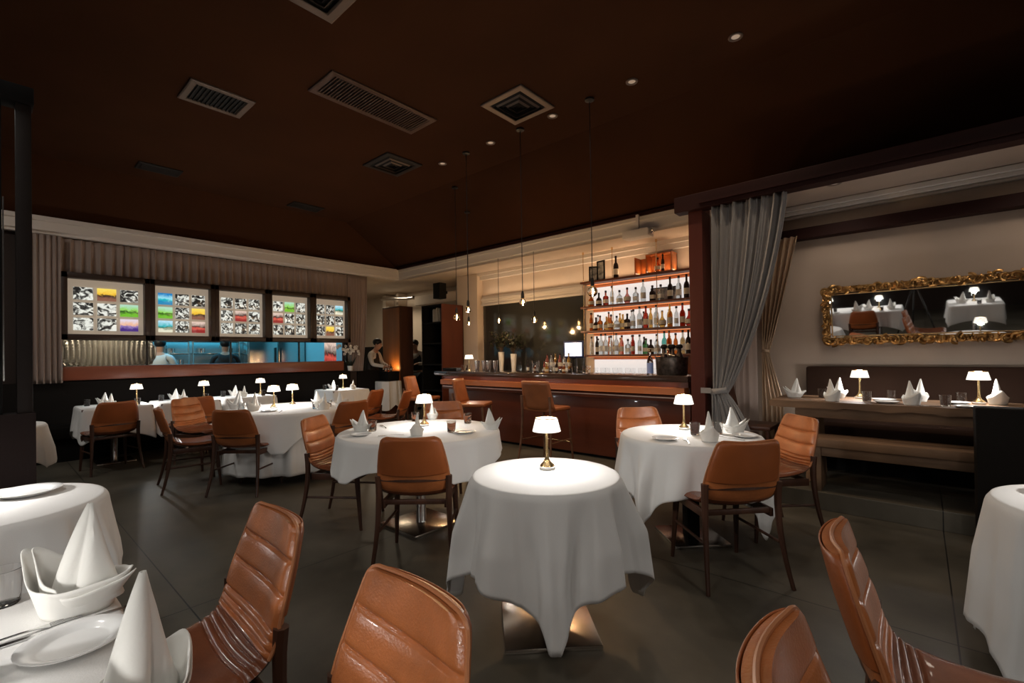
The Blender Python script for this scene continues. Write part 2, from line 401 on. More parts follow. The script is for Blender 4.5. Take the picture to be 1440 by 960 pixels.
M['boxback'] = mat('lit_box_backing', (.42, .36, .28), .7, emit=(.62, .50, .38), estr=.36, nscale=2, namt=.1)
M['boxframe'] = mat('dark_box_frame', (.035, .018, .011), .45)
KINDS = [['bw2', 'sunset', 'bw', 'bw', 'bw', 'green', 'bw', 'bw', 'purple'], ['sea', 'bw', 'bw', 'green', 'bw', 'sunset', 'beach', 'bw', 'red'], ['bw', 'bw', 'bw', 'bw', 'red', 'bw', 'bw', 'bw', 'bw'],
         ['bw', 'green', 'bw', 'red', 'bw', 'bw', 'bw', 'bw', 'bw'], ['bw', 'bw', 'beach', 'bw', 'bw', 'bw', 'bw', 'sunset', 'bw']]
LBL = ['square picture light box with an amber sunset photograph, nearest the black partition', 'square picture light box with a bright blue seascape in its upper corner', 'square picture light box of monochrome photographs around one red picture',
       'square picture light box with a vivid green field in its top row', 'narrowest picture light box, at the orchid end of the row']
EDG = [.72, 1.72, 2.61, 3.48, 4.32, 5.12]   # box boundaries along Y
for k in range(5):
    y0, y1 = EDG[k], EDG[k + 1]; z0, z1 = 1.66, 2.62; X = XL + .02
    rt = empty('picture_light_box', (X, (y0 + y1) / 2, z0), 0, LBL[k], 'light box', 'picture light boxes above the kitchen window'); cyc = (y0 + y1) / 2
    f = MB(); h = (y1 - y0) / 2; t = .065
    f.box(0, .16, -h, -h + t, 0, z1 - z0, .004).box(0, .16, h - t, h, 0, z1 - z0, .004).box(0, .16, -h, h, 0, .08, .004).box(0, .16, -h, h, z1 - z0 - .08, z1 - z0, .004)
    f.build('frame', M['boxframe'], rt)
    MB().box(.0, .03, -h + t, h - t, .08, z1 - z0 - .08).build('backing', M['boxback'], rt)
    w = (2 * h - 2 * t); pw, ph = w * .25, .185
    for j in range(9):
        rr, cc = divmod(j, 3); kd = KINDS[k][j]; kd = 'bw' if kd == 'bw2' else kd
        yc = -h + t + w * (.20 + .30 * cc); zc = (z1 - z0) - .08 - .205 - rr * .222
        MB().box(.045, .055, yc - pw / 2, yc + pw / 2, zc - ph / 2, zc + ph / 2, .003).build('photo_print', picture_mat(kd, k * 9 + j), rt)
# ledge under the window
lg = MB(); lg.box(XL, XL + .10, .73, 5.0, 1.075, 1.275, .01)
tag(lg.build('window_ledge', M['ledgewood']), 'long polished mahogany ledge under the kitchen window', 'ledge')
# kitchen window glass: four panes split by mullions
M['pane'] = glass_mat('window_pane')
o = MB()
for y in (.735, 1.72, 2.92, 4.14, 5.08): o.box(XL - .10, XL - .06, y - .012, y + .012, 1.275, 1.66)
wf = o.build('window_1', M['blackmetal'], smooth=False); wf['kind'] = 'structure'
# kitchen behind
kw = MB(); kw.box(-12.3, -12.2, -.2, 5.3, 0, 3.0)
M['kitchenwall'] = mat('tiled_kitchen_wall', (.55, .58, .58), .35)
struct('wall_kitchen_back', kw, M['kitchenwall'])
struct('wall_kitchen_side', MB().box(-12.2, XL - .15, 5.25, 5.33, 0, 3.0), M['kitchenwall'])
struct('wall_kitchen_end', MB().box(-12.2, XL - .15, -.2, -.1, 0, 3.0), M['kitchenwall'])
struct('ceiling_kitchen', MB().box(-12.2, XL - .15, -.1, 5.25, 2.9, 3.0), M['kitchenwall'])
# wavy stainless sheet behind the first pane
o = MB(); P = []
for i in range(121):
    y = .80 + (1.78 - .80) * i / 120; row = []
    for j in range(13):
        z = 1.2 + .55 * j / 12; c = (y - 1.32); bend = 1 + .35 * math.sin(PI * j / 12)
        row.append((-9.62 + .030 * math.sin(c * bend * 95), 1.32 + c * (1.0 + .22 * math.sin(PI * j / 12)) * 1.05, z))
    P.append(row)
o.grid(P); wv = o.build('corrugated_screen', mat('ribbed_steel', (.55, .52, .47), .45, .35), norm=False); q = wv.modifiers.new('s', 'SOLIDIFY'); q.thickness = .004
tag(wv, 'curved corrugated steel screen with vertical ribs behind the kitchen glass', 'screen')
# kitchen shelves, equipment
def rack(y0, y1, x, label):
    rt = empty('kitchen_rack', (x, y0, 0), 0, label, 'rack', 'steel kitchen racks')
    for z in (1.22, 1.46, 1.72): MB().box(0, .35, 0, y1 - y0, z, z + .03, .004).build('shelf', M['steel'], rt)
    for yy in (0, y1 - y0): MB().tube([(.33, yy, 0), (.33, yy, 2.0)], .015).build('post', M['steel'], rt)
rack(1.9, 2.9, -12.1, 'steel kitchen rack behind the chef in the pale jacket')
rack(2.98, 3.88, -12.1, 'steel kitchen rack behind the kitchen worker in the black vest')
def fridge():
    rt = empty('steel_fridge', (-12.1, 3.93, 0), 0, 'tall steel fridge with two doors behind the third pane of the kitchen window', 'fridge')
    MB().box(0, .7, 0, 1.3, .1, 2.0, .01).build('body', M['steel'], rt); MB().box(.05, .65, .05, 1.25, 0, .1).build('plinth', M['black'], rt)
    for y0, y1 in ((.02, .64), (.66, 1.28)):
        d = MB().box(.70, .74, y0, y1, .15, 1.95, .01).build('door', M['steel'], rt)
        MB().box(.74, .77, (y1 - .06 if y0 < .1 else y0 + .03), (y1 - .03 if y0 < .1 else y0 + .06), .9, 1.6, .005).build('handle', M['blackmetal'], d)
fridge()
o = MB()
for k in range(7):
    pass
rnd = random.Random(5)
def pot(y, z, s, label):
    rt = MB().lathe([(.001, 0), (s, 0), (s, s * 1.1), (s * 1.05, s * 1.12), (s * .9, s * 1.12), (s * .9, .02)], (-11.9, y, z), 16).build('saucepan', M['steel'])
    tag(rt, label, 'pan', 'pans on the kitchen racks')
for i, (y, z) in enumerate(((2.0, 1.25), (2.25, 1.49), (2.6, 1.49), (2.75, 1.25), (3.15, 1.49), (3.4, 1.25), (3.7, 1.49))):
    pot(y, z, .09, ['saucepan at the end of the lower shelf, behind the pale-jacketed chef', 'saucepan on the middle shelf above the chef head', 'second saucepan on the middle shelf of the rack behind the chef', 'saucepan on the lower shelf beside the rack post',
                    'saucepan on the middle shelf behind the vested kitchen worker', 'saucepan on the lower shelf behind the vested kitchen worker', 'saucepan at the far end of the middle rack shelf'][i])
# red poster beyond the last pane
tag(MB().box(-9.55, -9.53, 4.80, 5.06, 1.10, 1.70).build('poster', picture_mat('red', 77)), 'red and peach poster standing behind the last pane of the kitchen window', 'poster')

# ------------------------------------------------------------------ banquette on the left wall
rt = empty('banquette', (XL + .004, -2.0, 0), 0, 'long dark banquette running under the mahogany ledge', 'bench seat')
MB().box(0, .10, 0, 7.15, 0, 1.06, .01).build('backrest', M['darkfabric'], rt)
MB().box(.10, .58, 0, 7.0, .30, .47, .03).build('seat', M['darkfabric'], rt); MB().box(.10, .52, 0, 7.0, .0, .30).build('plinth', M['black'], rt)
tag(MB().box(XL - .15, XL + .02, 5.36, 6.05, 0, 1.05, .006).build('low_divider', M['darkfabric']), 'low dark divider wall in front of the waiter', 'divider')

# ------------------------------------------------------------------ black partition on the left
rt = empty('partition_screen', (-3.9, .2, 0), 0, 'tall black framed partition with a solid fabric base at the left edge', 'partition')
MB().box(-.12, .04, -1.9, .0, 0, 1.06, .006).build('base_panel', mat('charcoal_fabric', (.022, .015, .014), .95, bump=.3, bscale=250, spec=.15), rt)
for y0, y1 in ((-.075, -.01), (-.22, -.17), (-1.9, -1.84)): MB().box(-.10, .0, y0, y1, 1.06, 2.86, .004).build('post', mat('black_post', (.016, .011, .009), .6, spec=.2), rt)
MB().box(-.12, .02, -1.9, 0, 2.86, 2.96, .004).build('top_rail', M['black'], rt)
for y0, y1 in ((-.165, -.130), (-.32, -.25)): MB().box(-.10, -.01, y0, y1, 1.06, 2.86, .003).build('slat', M['black'], rt)
MB().box(-.06, -.05, -1.84, -.33, 1.06, 2.86).build('panel', M['black'], rt)
for y in (-.125, -.235): MB().box(-.012, -.002, y - .003, y + .003, 1.25, 2.30).build('bright_strip', M['steel'], rt)  # pale strips stand in for light showing through the slits

# ------------------------------------------------------------------ ceiling fittings
def vent(x0, x1, y0, y1, m, label, louvre='concentric', grp='ceiling vents'):
    cx, cy, hx, hy = (x0 + x1) / 2, (y0 + y1) / 2, (x1 - x0) / 2, (y1 - y0) / 2
    rt = empty('ceiling_vent', (cx, cy, ZF), 0, label, 'vent', grp); b = min(hx, hy) * .26
    f = MB(); z0, z1 = -.022, 0
    Q = [(hx, hy, -.001), (hx, hy, -.016), (hx - .012, hy - .012, -.022), (hx - b + .008, hy - b + .008, -.022), (hx - b, hy - b, -.014), (hx - b, hy - b, -.002)]
    f.grid([[(sx * q[0], sy * q[1], q[2]) for q in Q] for sx, sy in ((-1, -1), (1, -1), (1, 1), (-1, 1))], closeu=True)
    f.build('frame', m, rt, smooth=False)
    MB().box(-hx + b, hx - b, -hy + b, hy - b, -.004, -.001).build('backing', M['ventdark'], rt)
    if louvre == 'concentric':
        for k in range(5):
            s = 1 - k * .18; ax, ay = (hx - b) * s, (hy - b) * s; l = MB()
            P = [[(ax * c1, ay * c2, -.005 - .0), ((ax - .02) * c1, (ay - .02) * c2, -.030)] for c1, c2 in ((-1, -1), (1, -1), (1, 1), (-1, 1))]
            l.grid(P, closeu=True); ob = l.build('louvre', M['ventmetal'] if k % 2 else M['ventdark'], rt, norm=False, smooth=False)
            q = ob.modifiers.new('s', 'SOLIDIFY'); q.thickness = .003
    else:
        l = MB(); n = 12 if m is M['ventmetal'] else 34
        for k in range(n):
            y = -hy + b + (2 * hy - 2 * b) * (k + .5) / n; l.box(-hx + b, hx - b, y - .004, y + .008, -.020, -.006)
        l.build('grille', M['ventdark'] if m is not M['ventbrown'] else M['ventbrown'], rt)
s = 1.0379
vent(-5.77, -5.28, 1.34, 1.93, M['ventmetal'], 'rectangular black ceiling vent with a pale metal frame above the wall side tables', 'lines')
vent(-4.66, -4.16, 2.20, 3.48, M['ventbrown'], 'long brown flush air grille in the middle of the ceiling', 'lines')
vent(-3.57, -2.99, 3.60, 4.18, M['ventmetal'], 'square louvred ceiling vent beside the pendant cords')
vent(-5.93, -5.31, 3.58, 4.16, M['ventdark'], 'square dark ceiling vent past the end of the long brown grille')
vent(-8.33, -8.02, 1.42, 1.93, M['ventdark'], 'small dark ceiling vent nearest the light box wall', 'lines')
vent(-8.50, -8.18, 3.60, 4.15, M['ventdark'], 'dark ceiling vent near the hip of the ceiling by the corner', 'lines')
vent(-3.57, -2.97, 1.29, 1.89, M['ventmetal'], 'bright square ceiling vent cut off by the top edge of the photo')
# recessed downlights: the bar row, plus added fill lamps
M['downlens'] = mat('downlight_lens', (.8, .7, .55), .4, emit=(1, .75, .6), estr=.18)
DL = bpy.data.lights.new('downlight', 'SPOT'); DL.energy = 40; DL.spot_size = math.radians(115); DL.spot_blend = 1; DL.shadow_soft_size = .06; DL.color = (1, .80, .60)
DL2 = bpy.data.lights.new('fill_spot', 'SPOT'); DL2.energy = 112; DL2.spot_size = math.radians(150); DL2.spot_blend = 1; DL2.shadow_soft_size = .22; DL2.color = (1, .95, .88)
def downlight(x, y, label, data, lens=True, aim=None):
    rt = empty('recessed_downlight', (x, y, ZF), 0, label, 'ceiling light', 'recessed ceiling downlights')
    MB().lathe([(.036, -.001), (.06, -.001), (.06, -.010), (.05, -.014), (.036, -.008)], (0, 0, 0), 20, cap=False).build('trim_ring', M['ventmetal'], rt)
    MB().lathe([(.001, -.004), (.036, -.004)], (0, 0, 0), 20, cap=False).build('lens', M['downlens'], rt)
    if data:
        l = bpy.data.objects.new('downlight_lamp', data); COL.objects.link(l); l.parent = rt; l.location = (0, 0, -.03)
        if aim: d = Vector(aim); l.rotation_euler = d.to_track_quat('-Z', 'Y').to_euler()
for i, x in enumerate((-1.16, -2.14, -3.13, -4.12, -5.07)):
    downlight(x, 4.33, ['recessed downlight nearest the alcove beam, first of the bar row', 'recessed downlight on the beam side of the brightest louvred vent', 'recessed downlight just beside the louvred vent by the pendants', 'recessed downlight between the second and third pendant canopies',
                       'recessed downlight farthest along the bar row, next to the dark square vent'][i], DL)
for i, (x, y) in enumerate(((-3.6, -.9), (-1.2, -1.3), (.9, -.9), (-6.6, -.4), (1.6, 1.6), (-7.2, -1.2))):  # downlights added as soft fill over the room and cloth fronts
    downlight(x, y, ['added fill downlight over the black partition', 'added fill downlight behind the photographer', 'added fill downlight over the near right tables', 'added fill downlight over the wall side aisle', 'added fill downlight over the right edge table', 'added fill downlight over the wall side tables'][i], DL2, aim=((0, .35, -1) if i < 4 else (-.3, .3, -1)))

# ------------------------------------------------------------------ pendants
def slope_z(y): return ZF if y <= yi else ZF + (ZC - ZF) * (y - yi) / (YB - yi)
PL = bpy.data.lights.new('pendant_light', 'POINT'); PL.energy = 13; PL.color = (1, .62, .3); PL.shadow_soft_size = .02
def pendant(x, y, zb, r, label):
    zt = slope_z(y); rt = empty('pendant_light', (x, y, zb), 0, label, 'pendant light', 'pendant bulbs over the bar')
    MB().lathe([(.001, zt - zb + .004), (.05, zt - zb), (.05, zt - zb - .018), (.012, zt - zb - .03)], n=16).build('canopy', M['blackmetal'], rt)
    MB().tube([(0, 0, r * 1.6 + .05), (0, 0, zt - zb - .01)], .0045, 6).build('cord', M['blackmetal'], rt)
    MB().lathe([(.001, r * 1.15 + .085), (.012, r * 1.15 + .085), (.02, r * 1.15 + .05), (.021, r * 1.15), (.001, r * 1.15)], n=12).build('socket', M['blackmetal'], rt)
    b = MB(); prof = []
    for k in range(13):
        a = PI * k / 12; rr = r * math.sin(a); z = -r * math.cos(a)
        if a > PI * .72: rr = max(rr, .016); z = r * .77 + (a - PI * .72) / (PI * .28) * (r * .42)
        prof.append((max(rr, .001), z))
    bo = b.lathe(prof, n=16, cap=False).build('bulb', M['bulbglass'], rt)
    MB().tube([(0, 0, -r * .45), (.006, 0, 0), (0, .004, r * .5)], [.004, .009, .004], 6).build('filament', M['filament'], bo)
    l = bpy.data.objects.new('pendant_lamp', PL); COL.objects.link(l); l.parent = rt; l.location = (0, 0, -r - .03)
PEND = [(-2.63, 4.32, 2.02, .055, 'pendant bulb with a large round globe hanging in front of the bottle shelves'), (-3.61, 4.32, 1.99, .042, 'pendant bulb hanging highest over the middle of the bar'), (-4.57, 4.32, 1.97, .040, 'pendant bulb hanging in front of the cream pillar, the upper of two close together'),
        (-5.56, 5.00, 1.97, .055, 'round pendant bulb in front of the bookcase, farthest along the bar'), (-5.81, 5.5, 1.90, .032, 'small elongated pendant bulb directly below its neighbour by the cream pillar'), (-5.92, 6.38, 2.00, .045, 'pendant bulb glowing in front of the flower vases'),
        (-5.07, 6.38, 1.96, .060, 'round pendant bulb in front of the smoky mirror beside the vases')]
for p in PEND: pendant(*p)

# ------------------------------------------------------------------ chairs
def shell_profile(n=64):
    """side profile (y,z) from the top of the back down, round the bend and out along the seat"""
    pts = [(-.325, .845), (-.300, .74), (-.270, .64), (-.240, .55), (-.205, .495), (-.150, .465), (-.06, .452), (.06, .452), (.17, .462), (.225, .462), (.245, .445)]
    cs = []; P = [Vector((p[0], p[1])) for p in pts]; P = [2 * P[0] - P[1]] + P + [2 * P[-1] - P[-2]]
    for i in range(1, len(P) - 2):
        for k in range(10):
            t = k / 10; a, b, c, d = P[i - 1:i + 3]
            cs.append(.5 * ((2 * b) + (c - a) * t + (2 * a - 5 * b + 4 * c - d) * t * t + (3 * b - a - 3 * c + d) * t ** 3))
    cs.append(P[-2]); L = [0]
    for i in range(1, len(cs)): L.append(L[-1] + (cs[i] - cs[i - 1]).length)
    out = []
    for k in range(n + 1):
        s = L[-1] * k / n; i = max(j for j in range(len(L)) if L[j] <= s + 1e-9); i = min(i, len(cs) - 2)
        t = (s - L[i]) / max(1e-9, L[i + 1] - L[i]); out.append(cs[i].lerp(cs[i + 1], t))
    return out, L[-1]
def half_width(s, Ltot):
    # s distance from the top
    pts = [(0, .158), (.006, .172), (.018, .184), (.04, .192), (.10, .206), (.20, .222), (.30, .232), (.40, .225), (.50, .222), (.65, .230), (Ltot - .06, .232), (Ltot - .02, .222), (Ltot, .20)]
    for (a, wa), (b, wb) in zip(pts, pts[1:]):
        if s <= b: return wa + (wb - wa) * (s - a) / (b - a)
    return pts[-1][1]
def shell_part(t0, t1, th=.036, channels=True, nu=28, nv=300, zoff=0, yscale=1):
    prof, Lt = shell_profile(nv)
    groove = [.105, .200, .295, .325, .352, .378, .405, .432, .460]
    i0, i1 = round(t0 / Lt * nv), min(nv, round(t1 / Lt * nv)); F, Bk = [], []
    for i in range(i0, i1 + 1):
        s = Lt * i / nv; p = prof[i]; tan = (prof[min(i + 1, nv)] - prof[max(i - 1, 0)]).normalized(); nr = Vector((-tan.y, tan.x))   # towards sitter
        if nr.x * .5 + nr.y < 0 and i > nv * .6: nr = -nr
        if i < nv * .5 and nr.x < 0: nr = -nr
        hw = half_width(s, Lt); curve = (.022 + .030 * min(1, s / .25)) * max(0, 1 - s / .62) + .008; rf, rb = [], []
        for j in range(nu + 1):
            u = -1 + 2 * j / nu; x = hw * u; edge = 1 - abs(u) ** 8
            g = 0
            if channels:
                ss = s + .014 * (u * u)
                for q in groove:
                    w = .0055 if q > .29 else .006
                    g += math.exp(-((ss - q) / w) ** 2) * (.009 if q < .29 else .0075) + .004 * math.exp(-((ss - q - .006) / .018) ** 2) * (q < .29)
            d = curve * u * u; puff = .010 * edge
            f = p + nr * (th * .5 * (edge ** .5 if edge > 0 else 0) + puff - g * (edge ** .5 if edge > 0 else 0) + d)
            bk = p - nr * (th * .5 * (edge ** .5 if edge > 0 else 0)) + nr * d
            rf.append(Vector((x, f.x * yscale, f.y + zoff))); rb.append(Vector((x, bk.x * yscale, bk.y + zoff)))
        F.append(rf); Bk.append(rb)
    return F, Bk
def build_shell(name, m, parent, t0, t1, channels=True):
    F, Bk = shell_part(t0, t1, channels=channels); P = []
    for rf, rb in zip(F, Bk): P.append(rf + rb[::-1][1:-1])
    mb = MB(); V = mb.grid(P, closev=True)
    for row in (V[0], V[-1]):
        try: mb.bm.faces.new(row)
        except ValueError: pass
    return mb.build(name, m, parent), F, Bk
def leg_mesh(a, b, ra, rb, bend=None):
    pts = [Vector(a)] + ([Vector(bend)] if bend else []) + [Vector(b)]
    if bend:
        q = []
        for k in range(9):
            t = k / 8; q.append((1 - t) ** 2 * pts[0] + 2 * t * (1 - t) * pts[1] + t * t * pts[2])
        pts = q
    n = len(pts); return MB().tube(pts, [ra + (rb - ra) * i / (n - 1) for i in range(n)], 8)
def make_chair():
    rt = empty('dining_chair', cat='chair')
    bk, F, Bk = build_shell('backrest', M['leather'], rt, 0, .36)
    se, F2, Bk2 = build_shell('seat', M['leather_seat_shade'], rt, .36, 10)
    # plain outer cover on the back of the backrest
    mb = MB(); P = []
    n = sum(1 for r_ in Bk if r_[14].z > .605)
    for i in range(n): P.append([p + Vector((0, -.006, 0)) * (1 - (abs(j / 14 - 1)) ** 6) for j, p in enumerate(Bk[i])])
    mb.grid(P); co = mb.build('outer_back', M['leather_back'], rt, norm=False); q = co.modifiers.new('s', 'SOLIDIFY'); q.thickness = .004; q.offset = 0
    # piping round the backrest
    left = [ (F[i][0] + Bk[i][0]) / 2 for i in range(len(F))]; right = [(F[i][-1] + Bk[i][-1]) / 2 for i in range(len(F))]; top = [(F[0][j] + Bk[0][j]) / 2 + Vector((0, 0, .004)) for j in range(1, 28)]
    MB().tube(left[::-1] + top + right, .0055, 6).build('piping', M['piping'], rt)
    # rail behind, seat frame, legs
    rl = [Vector((x, -.262 + .05 * (x / .24) ** 2, .590)) for x in np.linspace(-.215, .215, 13)]
    mb = MB(); mb.grid([[p + Vector((0, -.010, -.022)), p + Vector((0, .010, -.022)), p + Vector((0, .010, .022)), p + Vector((0, -.010, .022))] for p in rl], closev=True)
    mb.build('back_rail', M['chairwood'], rt, smooth=False)
    fr = MB().box(-.205, .205, .165, .19, .385, .435, .004)
    for sx in (-1, 1): fr.box(sx * .20 - .011, sx * .20 + .011, -.20, .18, .385, .435, .004)
    fr.box(-.19, .19, -.195, -.175, .405, .437, .004); fr.build('seat_frame', M['chairwood'], rt)
    for sx in (-1, 1):
        leg_mesh((sx * .225, -.225, .60), (sx * .255, -.30, .0), .022, .012, (sx * .215, -.20, .33)).build('leg', M['chairwood'], rt)
        leg_mesh((sx * .205, .175, .44), (sx * .225, .215, .0), .023, .012).build('leg', M['chairwood'], rt)
        MB().tube([(sx * .222, -.235, .25), (sx * .213, .19, .25)], [.009, .009], 8).build('stretcher', M['chairwood'], rt)
    return rt
chair0 = make_chair()
GRP = 'tan leather dining chairs'
def chair(x, y, deg, label): return place('chair', chair0, (x, y, 0), math.radians(deg), label, GRP)
chair(-2.579, 1.971, 41, 'tan leather dining chair seen squarely from behind at the four seat round table')
chair(-.95, 3.045, 47, 'tan leather dining chair seen from behind at the round table by the grey curtain')
chair(-5.272, 1.827, 39, 'tan leather dining chair with its back to the camera at the floor length cloth table')
chair(-3.613, 2.006, -55, 'tan leather dining chair in profile with ribbed back at the four seat round table')
chair(-.90, 3.92, 135, 'tan leather chair facing the camera beside the rustic table platform')
chair(-1.736, 3.776, -130, 'tan leather chair half hidden behind the round table by the curtain, against the bar')
chair(-7.60, 1.03, 98, 'tan leather dining chair with its back to the camera at the first wall side table')
chair(-7.52, 1.88, 88, 'tan leather dining chair at the second wall side table, its back to the camera')
chair(-6.84, 1.84, -62, 'tan chair turned towards the camera between the wall side tables and the floor length cloth')
chair(-5.93, 1.502, -8, 'tan leather dining chair in profile beside the pool of light on the floor')
chair(-5.142, 2.51+.25, 94, 'tan chair seen from behind at the bar side of the floor length cloth table')
chair(-1.600, .335, 178, 'large foreground tan leather chair with ribbed back and seat fully in view')
chair(-.850, .325, 178, 'foreground tan leather chair cut by the bottom edge showing only its backrest')
chair(.105, .905, -88, 'foreground tan leather chair whose rounded backrest only just enters the photo')
chair(.126, 1.586, -84, 'foreground tan leather chair with ribbed back pointing to the right edge table')
chair(-6.45, 3.80, 117, 'tan leather chair past the four seat table, nearer the waiter, back to the camera')
chair(-5.90, 3.93, 128, 'tan leather chair beside the one nearest the waiter, its edge towards the bar')
chair(-3.72, 3.10, -138, 'tan chair on the bar side of the four seat table, only its top showing')
# the dark chair at the end of the rustic table
def side_chair():
    rt = empty('side_chair', (-1.33, 5.28, .15), -1.57, 'dark brown wooden chair at the curtain end of the rustic table', 'chair')
    MB().box(-.21, .21, -.2, .22, .42, .46, .01).build('seat', M['cabwood'], rt)
    b = MB(); b.grid([[Vector((x, -.22 - .07 * t + .04 * (x / .2) ** 2, .62 + t * .32)) for x in np.linspace(-.2, .2, 11)] for t in (0, .3, .7, 1)]); q = b.build('backrest', M['cabwood'], rt, norm=False); z = q.modifiers.new('s', 'SOLIDIFY'); z.thickness = .025
    for sx in (-1, 1):
        leg_mesh((sx * .19, -.28, .92), (sx * .2, -.24, 0), .016, .013, (sx * .19, -.16, .4)).build('leg', M['cabwood'], rt); leg_mesh((sx * .18, .19, .43), (sx * .19, .2, 0), .017, .012).build('leg', M['cabwood'], rt)
side_chair()

# bar stools
def make_stool():
    rt = empty('bar_stool', cat='stool'); zs = .71
    MB().box(-.22, .22, -.20, .21, zs - .05, zs, .022).build('seat', M['stoolleather'], rt)
    b = MB(); P = []
    for k in range(9):
        t = k / 8; z = zs - .02 + t * .34; hw = .235 - .035 * t
        P.append([Vector((hw * u, -.20 - .08 * t + .05 * u * u, z)) for u in np.linspace(-1, 1, 15)])
    b.grid(P); q = b.build('backrest', M['stoolleather'], rt, norm=False); s_ = q.modifiers.new('s', 'SOLIDIFY'); s_.thickness = .035; s_.offset = 0
    for sx in (-1, 1):
        leg_mesh((sx * .215, -.235, zs + .14), (sx * .25, -.29, 0), .017, .012, (sx * .21, -.19, .45)).build('leg', M['stoolwood'], rt)
        leg_mesh((sx * .195, .18, zs - .04), (sx * .225, .23, 0), .018, .012).build('leg', M['stoolwood'], rt)
        MB().tube([(sx * .235, -.25, .30), (sx * .215, .21, .30)], .009).build('stretcher', M['stoolwood'], rt)
    MB().tube([(-.214, .212, .26), (.214, .212, .26)], .010).build('footrest', M['brass'], rt)
    return rt
st = make_stool()
for x, y, d, l in ((-3.50, 4.63, 0, 'tan bar stool with its square back to the camera at the middle of the bar'), (-4.62, 4.45, -62, 'brown bar stool turned in profile, showing its pale lit seat'), (-5.95, 4.62, -60, 'tan bar stool at the far end of the bar counter')):
    place('stool', st, (x, y, 0), math.radians(d), l, 'bar stools')

# ------------------------------------------------------------------ tables and cloths
def rect_r(th, hx, hy, p=14):
    return ((abs(math.cos(th)) / hx) ** p + (abs(math.sin(th)) / hy) ** p) ** (-1 / p)
def cloth(loc, rz, topR, clothR, z, label, group, zmin=.03, amp=.028, nf=9, seed=0, flare=.10, group_cat='tablecloth', phase=0, name='tablecloth', gather=None, kap=.72):
    NA = 288; rnd = random.Random(seed); ph = [rnd.uniform(0, 6.28) for _ in range(4)]; P = []
    thk = .004
    for i, f in enumerate((0.001, .3, .6, .85, .96, .992, 1.0)):
        P.append([Vector((topR(2 * PI * k / NA) * f * math.cos(2 * PI * k / NA), topR(2 * PI * k / NA) * f * math.sin(2 * PI * k / NA), z + thk - (0 if f < .99 else .0015 * (f > .995)))) for k in range(NA)])
    S = 26
    for s in range(1, S + 1):
        t = (s / S) ** 1.15; row = []
        for k in range(NA):
            th = 2 * PI * k / NA; R = topR(th); D = max(.02, clothR(th) - R); d = D * t
            w = min(1, d / .26)
            f0 = math.cos(nf * th + phase + .8 * math.sin(2 * th + ph[0]) + .5 * math.sin(3 * th + ph[1])); fold = math.copysign(abs(f0) ** .65, f0) + .30 * math.cos(2.3 * nf * th + ph[2] + 1.3 * math.sin(th + ph[3]))
            loc_amp = amp * (.8 + .35 * math.sin(th * 3 + ph[3]))
            out = .004 + min(d, .02) * .35 + flare * d + loc_amp * w * (fold * .8 + .35)
            zz = z + thk - .0025 - math.sqrt(max(0, d * d - (flare * d) ** 2)) * (.985 - .02 * w)
            if zz < zmin: zz = zmin + .004 * math.sin(k * .7)
            tg = th if gather is None else th - kap * min(1, d / .38) * math.sin(4 * (th - gather)) / 4
            Rg = topR(tg)
            row.append(Vector(((Rg + out) * math.cos(tg), (Rg + out) * math.sin(tg), zz)))
        P.append(row)
    mb = MB(); mb.grid(P, closev=True); mb.bm.faces.new([v for v in list(mb.bm.verts)[:NA]])
    o = mb.build(name, M['linen'], norm=True); o.location = loc; o.rotation_euler = (0, 0, rz); q = o.modifiers.new('s', 'SOLIDIFY'); q.thickness = .0025; q.offset = 1
    tag(o, label, 'tablecloth', group); return o
def table(loc, rz, shape, z, label, base='square', bs=.24, lab=None, post='steel'):
    rt = empty('pedestal_table', loc, rz, label, 'table', 'cloth covered dining tables')
    t = MB()
    if shape[0] == 'r': t.lathe([(.001, z - .03), (shape[1] - .01, z - .03), (shape[1] - .004, z - .015), (shape[1] - .004, z - .001), (.001, z - .001)], n=64)
    else: t.box(-shape[1] + .003, shape[1] - .003, -shape[2] + .003, shape[2] - .003, z - .03, z - .001, .004)
    t.build('tabletop', M['cabwood'], rt)
    MB().box(-bs, bs, -bs, bs, 0, .022, .004).build('base_plate', M['plate_steel'] if post == 'steel' else M['steel'], rt)
    if post == 'steel': MB().lathe([(.045, .022), (.04, .03), (.04, z - .035)], n=20).build('post', M['steel'], rt)
    else: MB().box(-.045, .045, -.045, .045, .022, z - .03, .003).build('post', M['black'], rt)
    return rt
def circ(r): return lambda th: r
def sq(h, rot=0, lmax=9, p=14): return lambda th: min(lmax, rect_r(th - rot, h, h, p))
CG = 'white tablecloths'
# T1 lone table in the middle
T1 = (-1.43, 1.87)
table((*T1, 0), PI / 4, ('r', .365), .75, 'round pedestal table standing alone in the centre with a polished steel base', bs=.225)
cloth((*T1, 0), 0, circ(.365), sq(.775, math.radians(-49 + 45), 1.0, 30), .75, 'white tablecloth with long hanging points on the lone centre table', CG, zmin=.05, amp=.056, nf=9, seed=4, flare=.12, phase=math.radians(49 * 9), gather=math.radians(-49), kap=.5)
# T2
T2 = (-3.06, 2.34)
table((*T2, 0), 0, ('r', .625), .75, 'four seat round table with a chrome post and square base', bs=.235)
cloth((*T2, 0), 0, circ(.63), sq(.80, math.radians(38), .92, 30), .75, 'short white tablecloth on the four seat round table', CG, amp=.020, nf=12, seed=8, flare=.12, gather=math.radians(38 + 45), kap=.4)
# T3
T3 = (-1.28, 3.42)
table((*T3, 0), PI / 4, ('r', .475), .75, 'round table near the grey curtain on a black post', bs=.20, post='black')
cloth((*T3, 0), 0, circ(.48), sq(.80, math.radians(-104 + 45), 9, 30), .75, 'white tablecloth with a deep pointed corner on the table by the grey curtain', CG, amp=.040, nf=10, seed=12, flare=.08, gather=math.radians(-104), kap=.5)
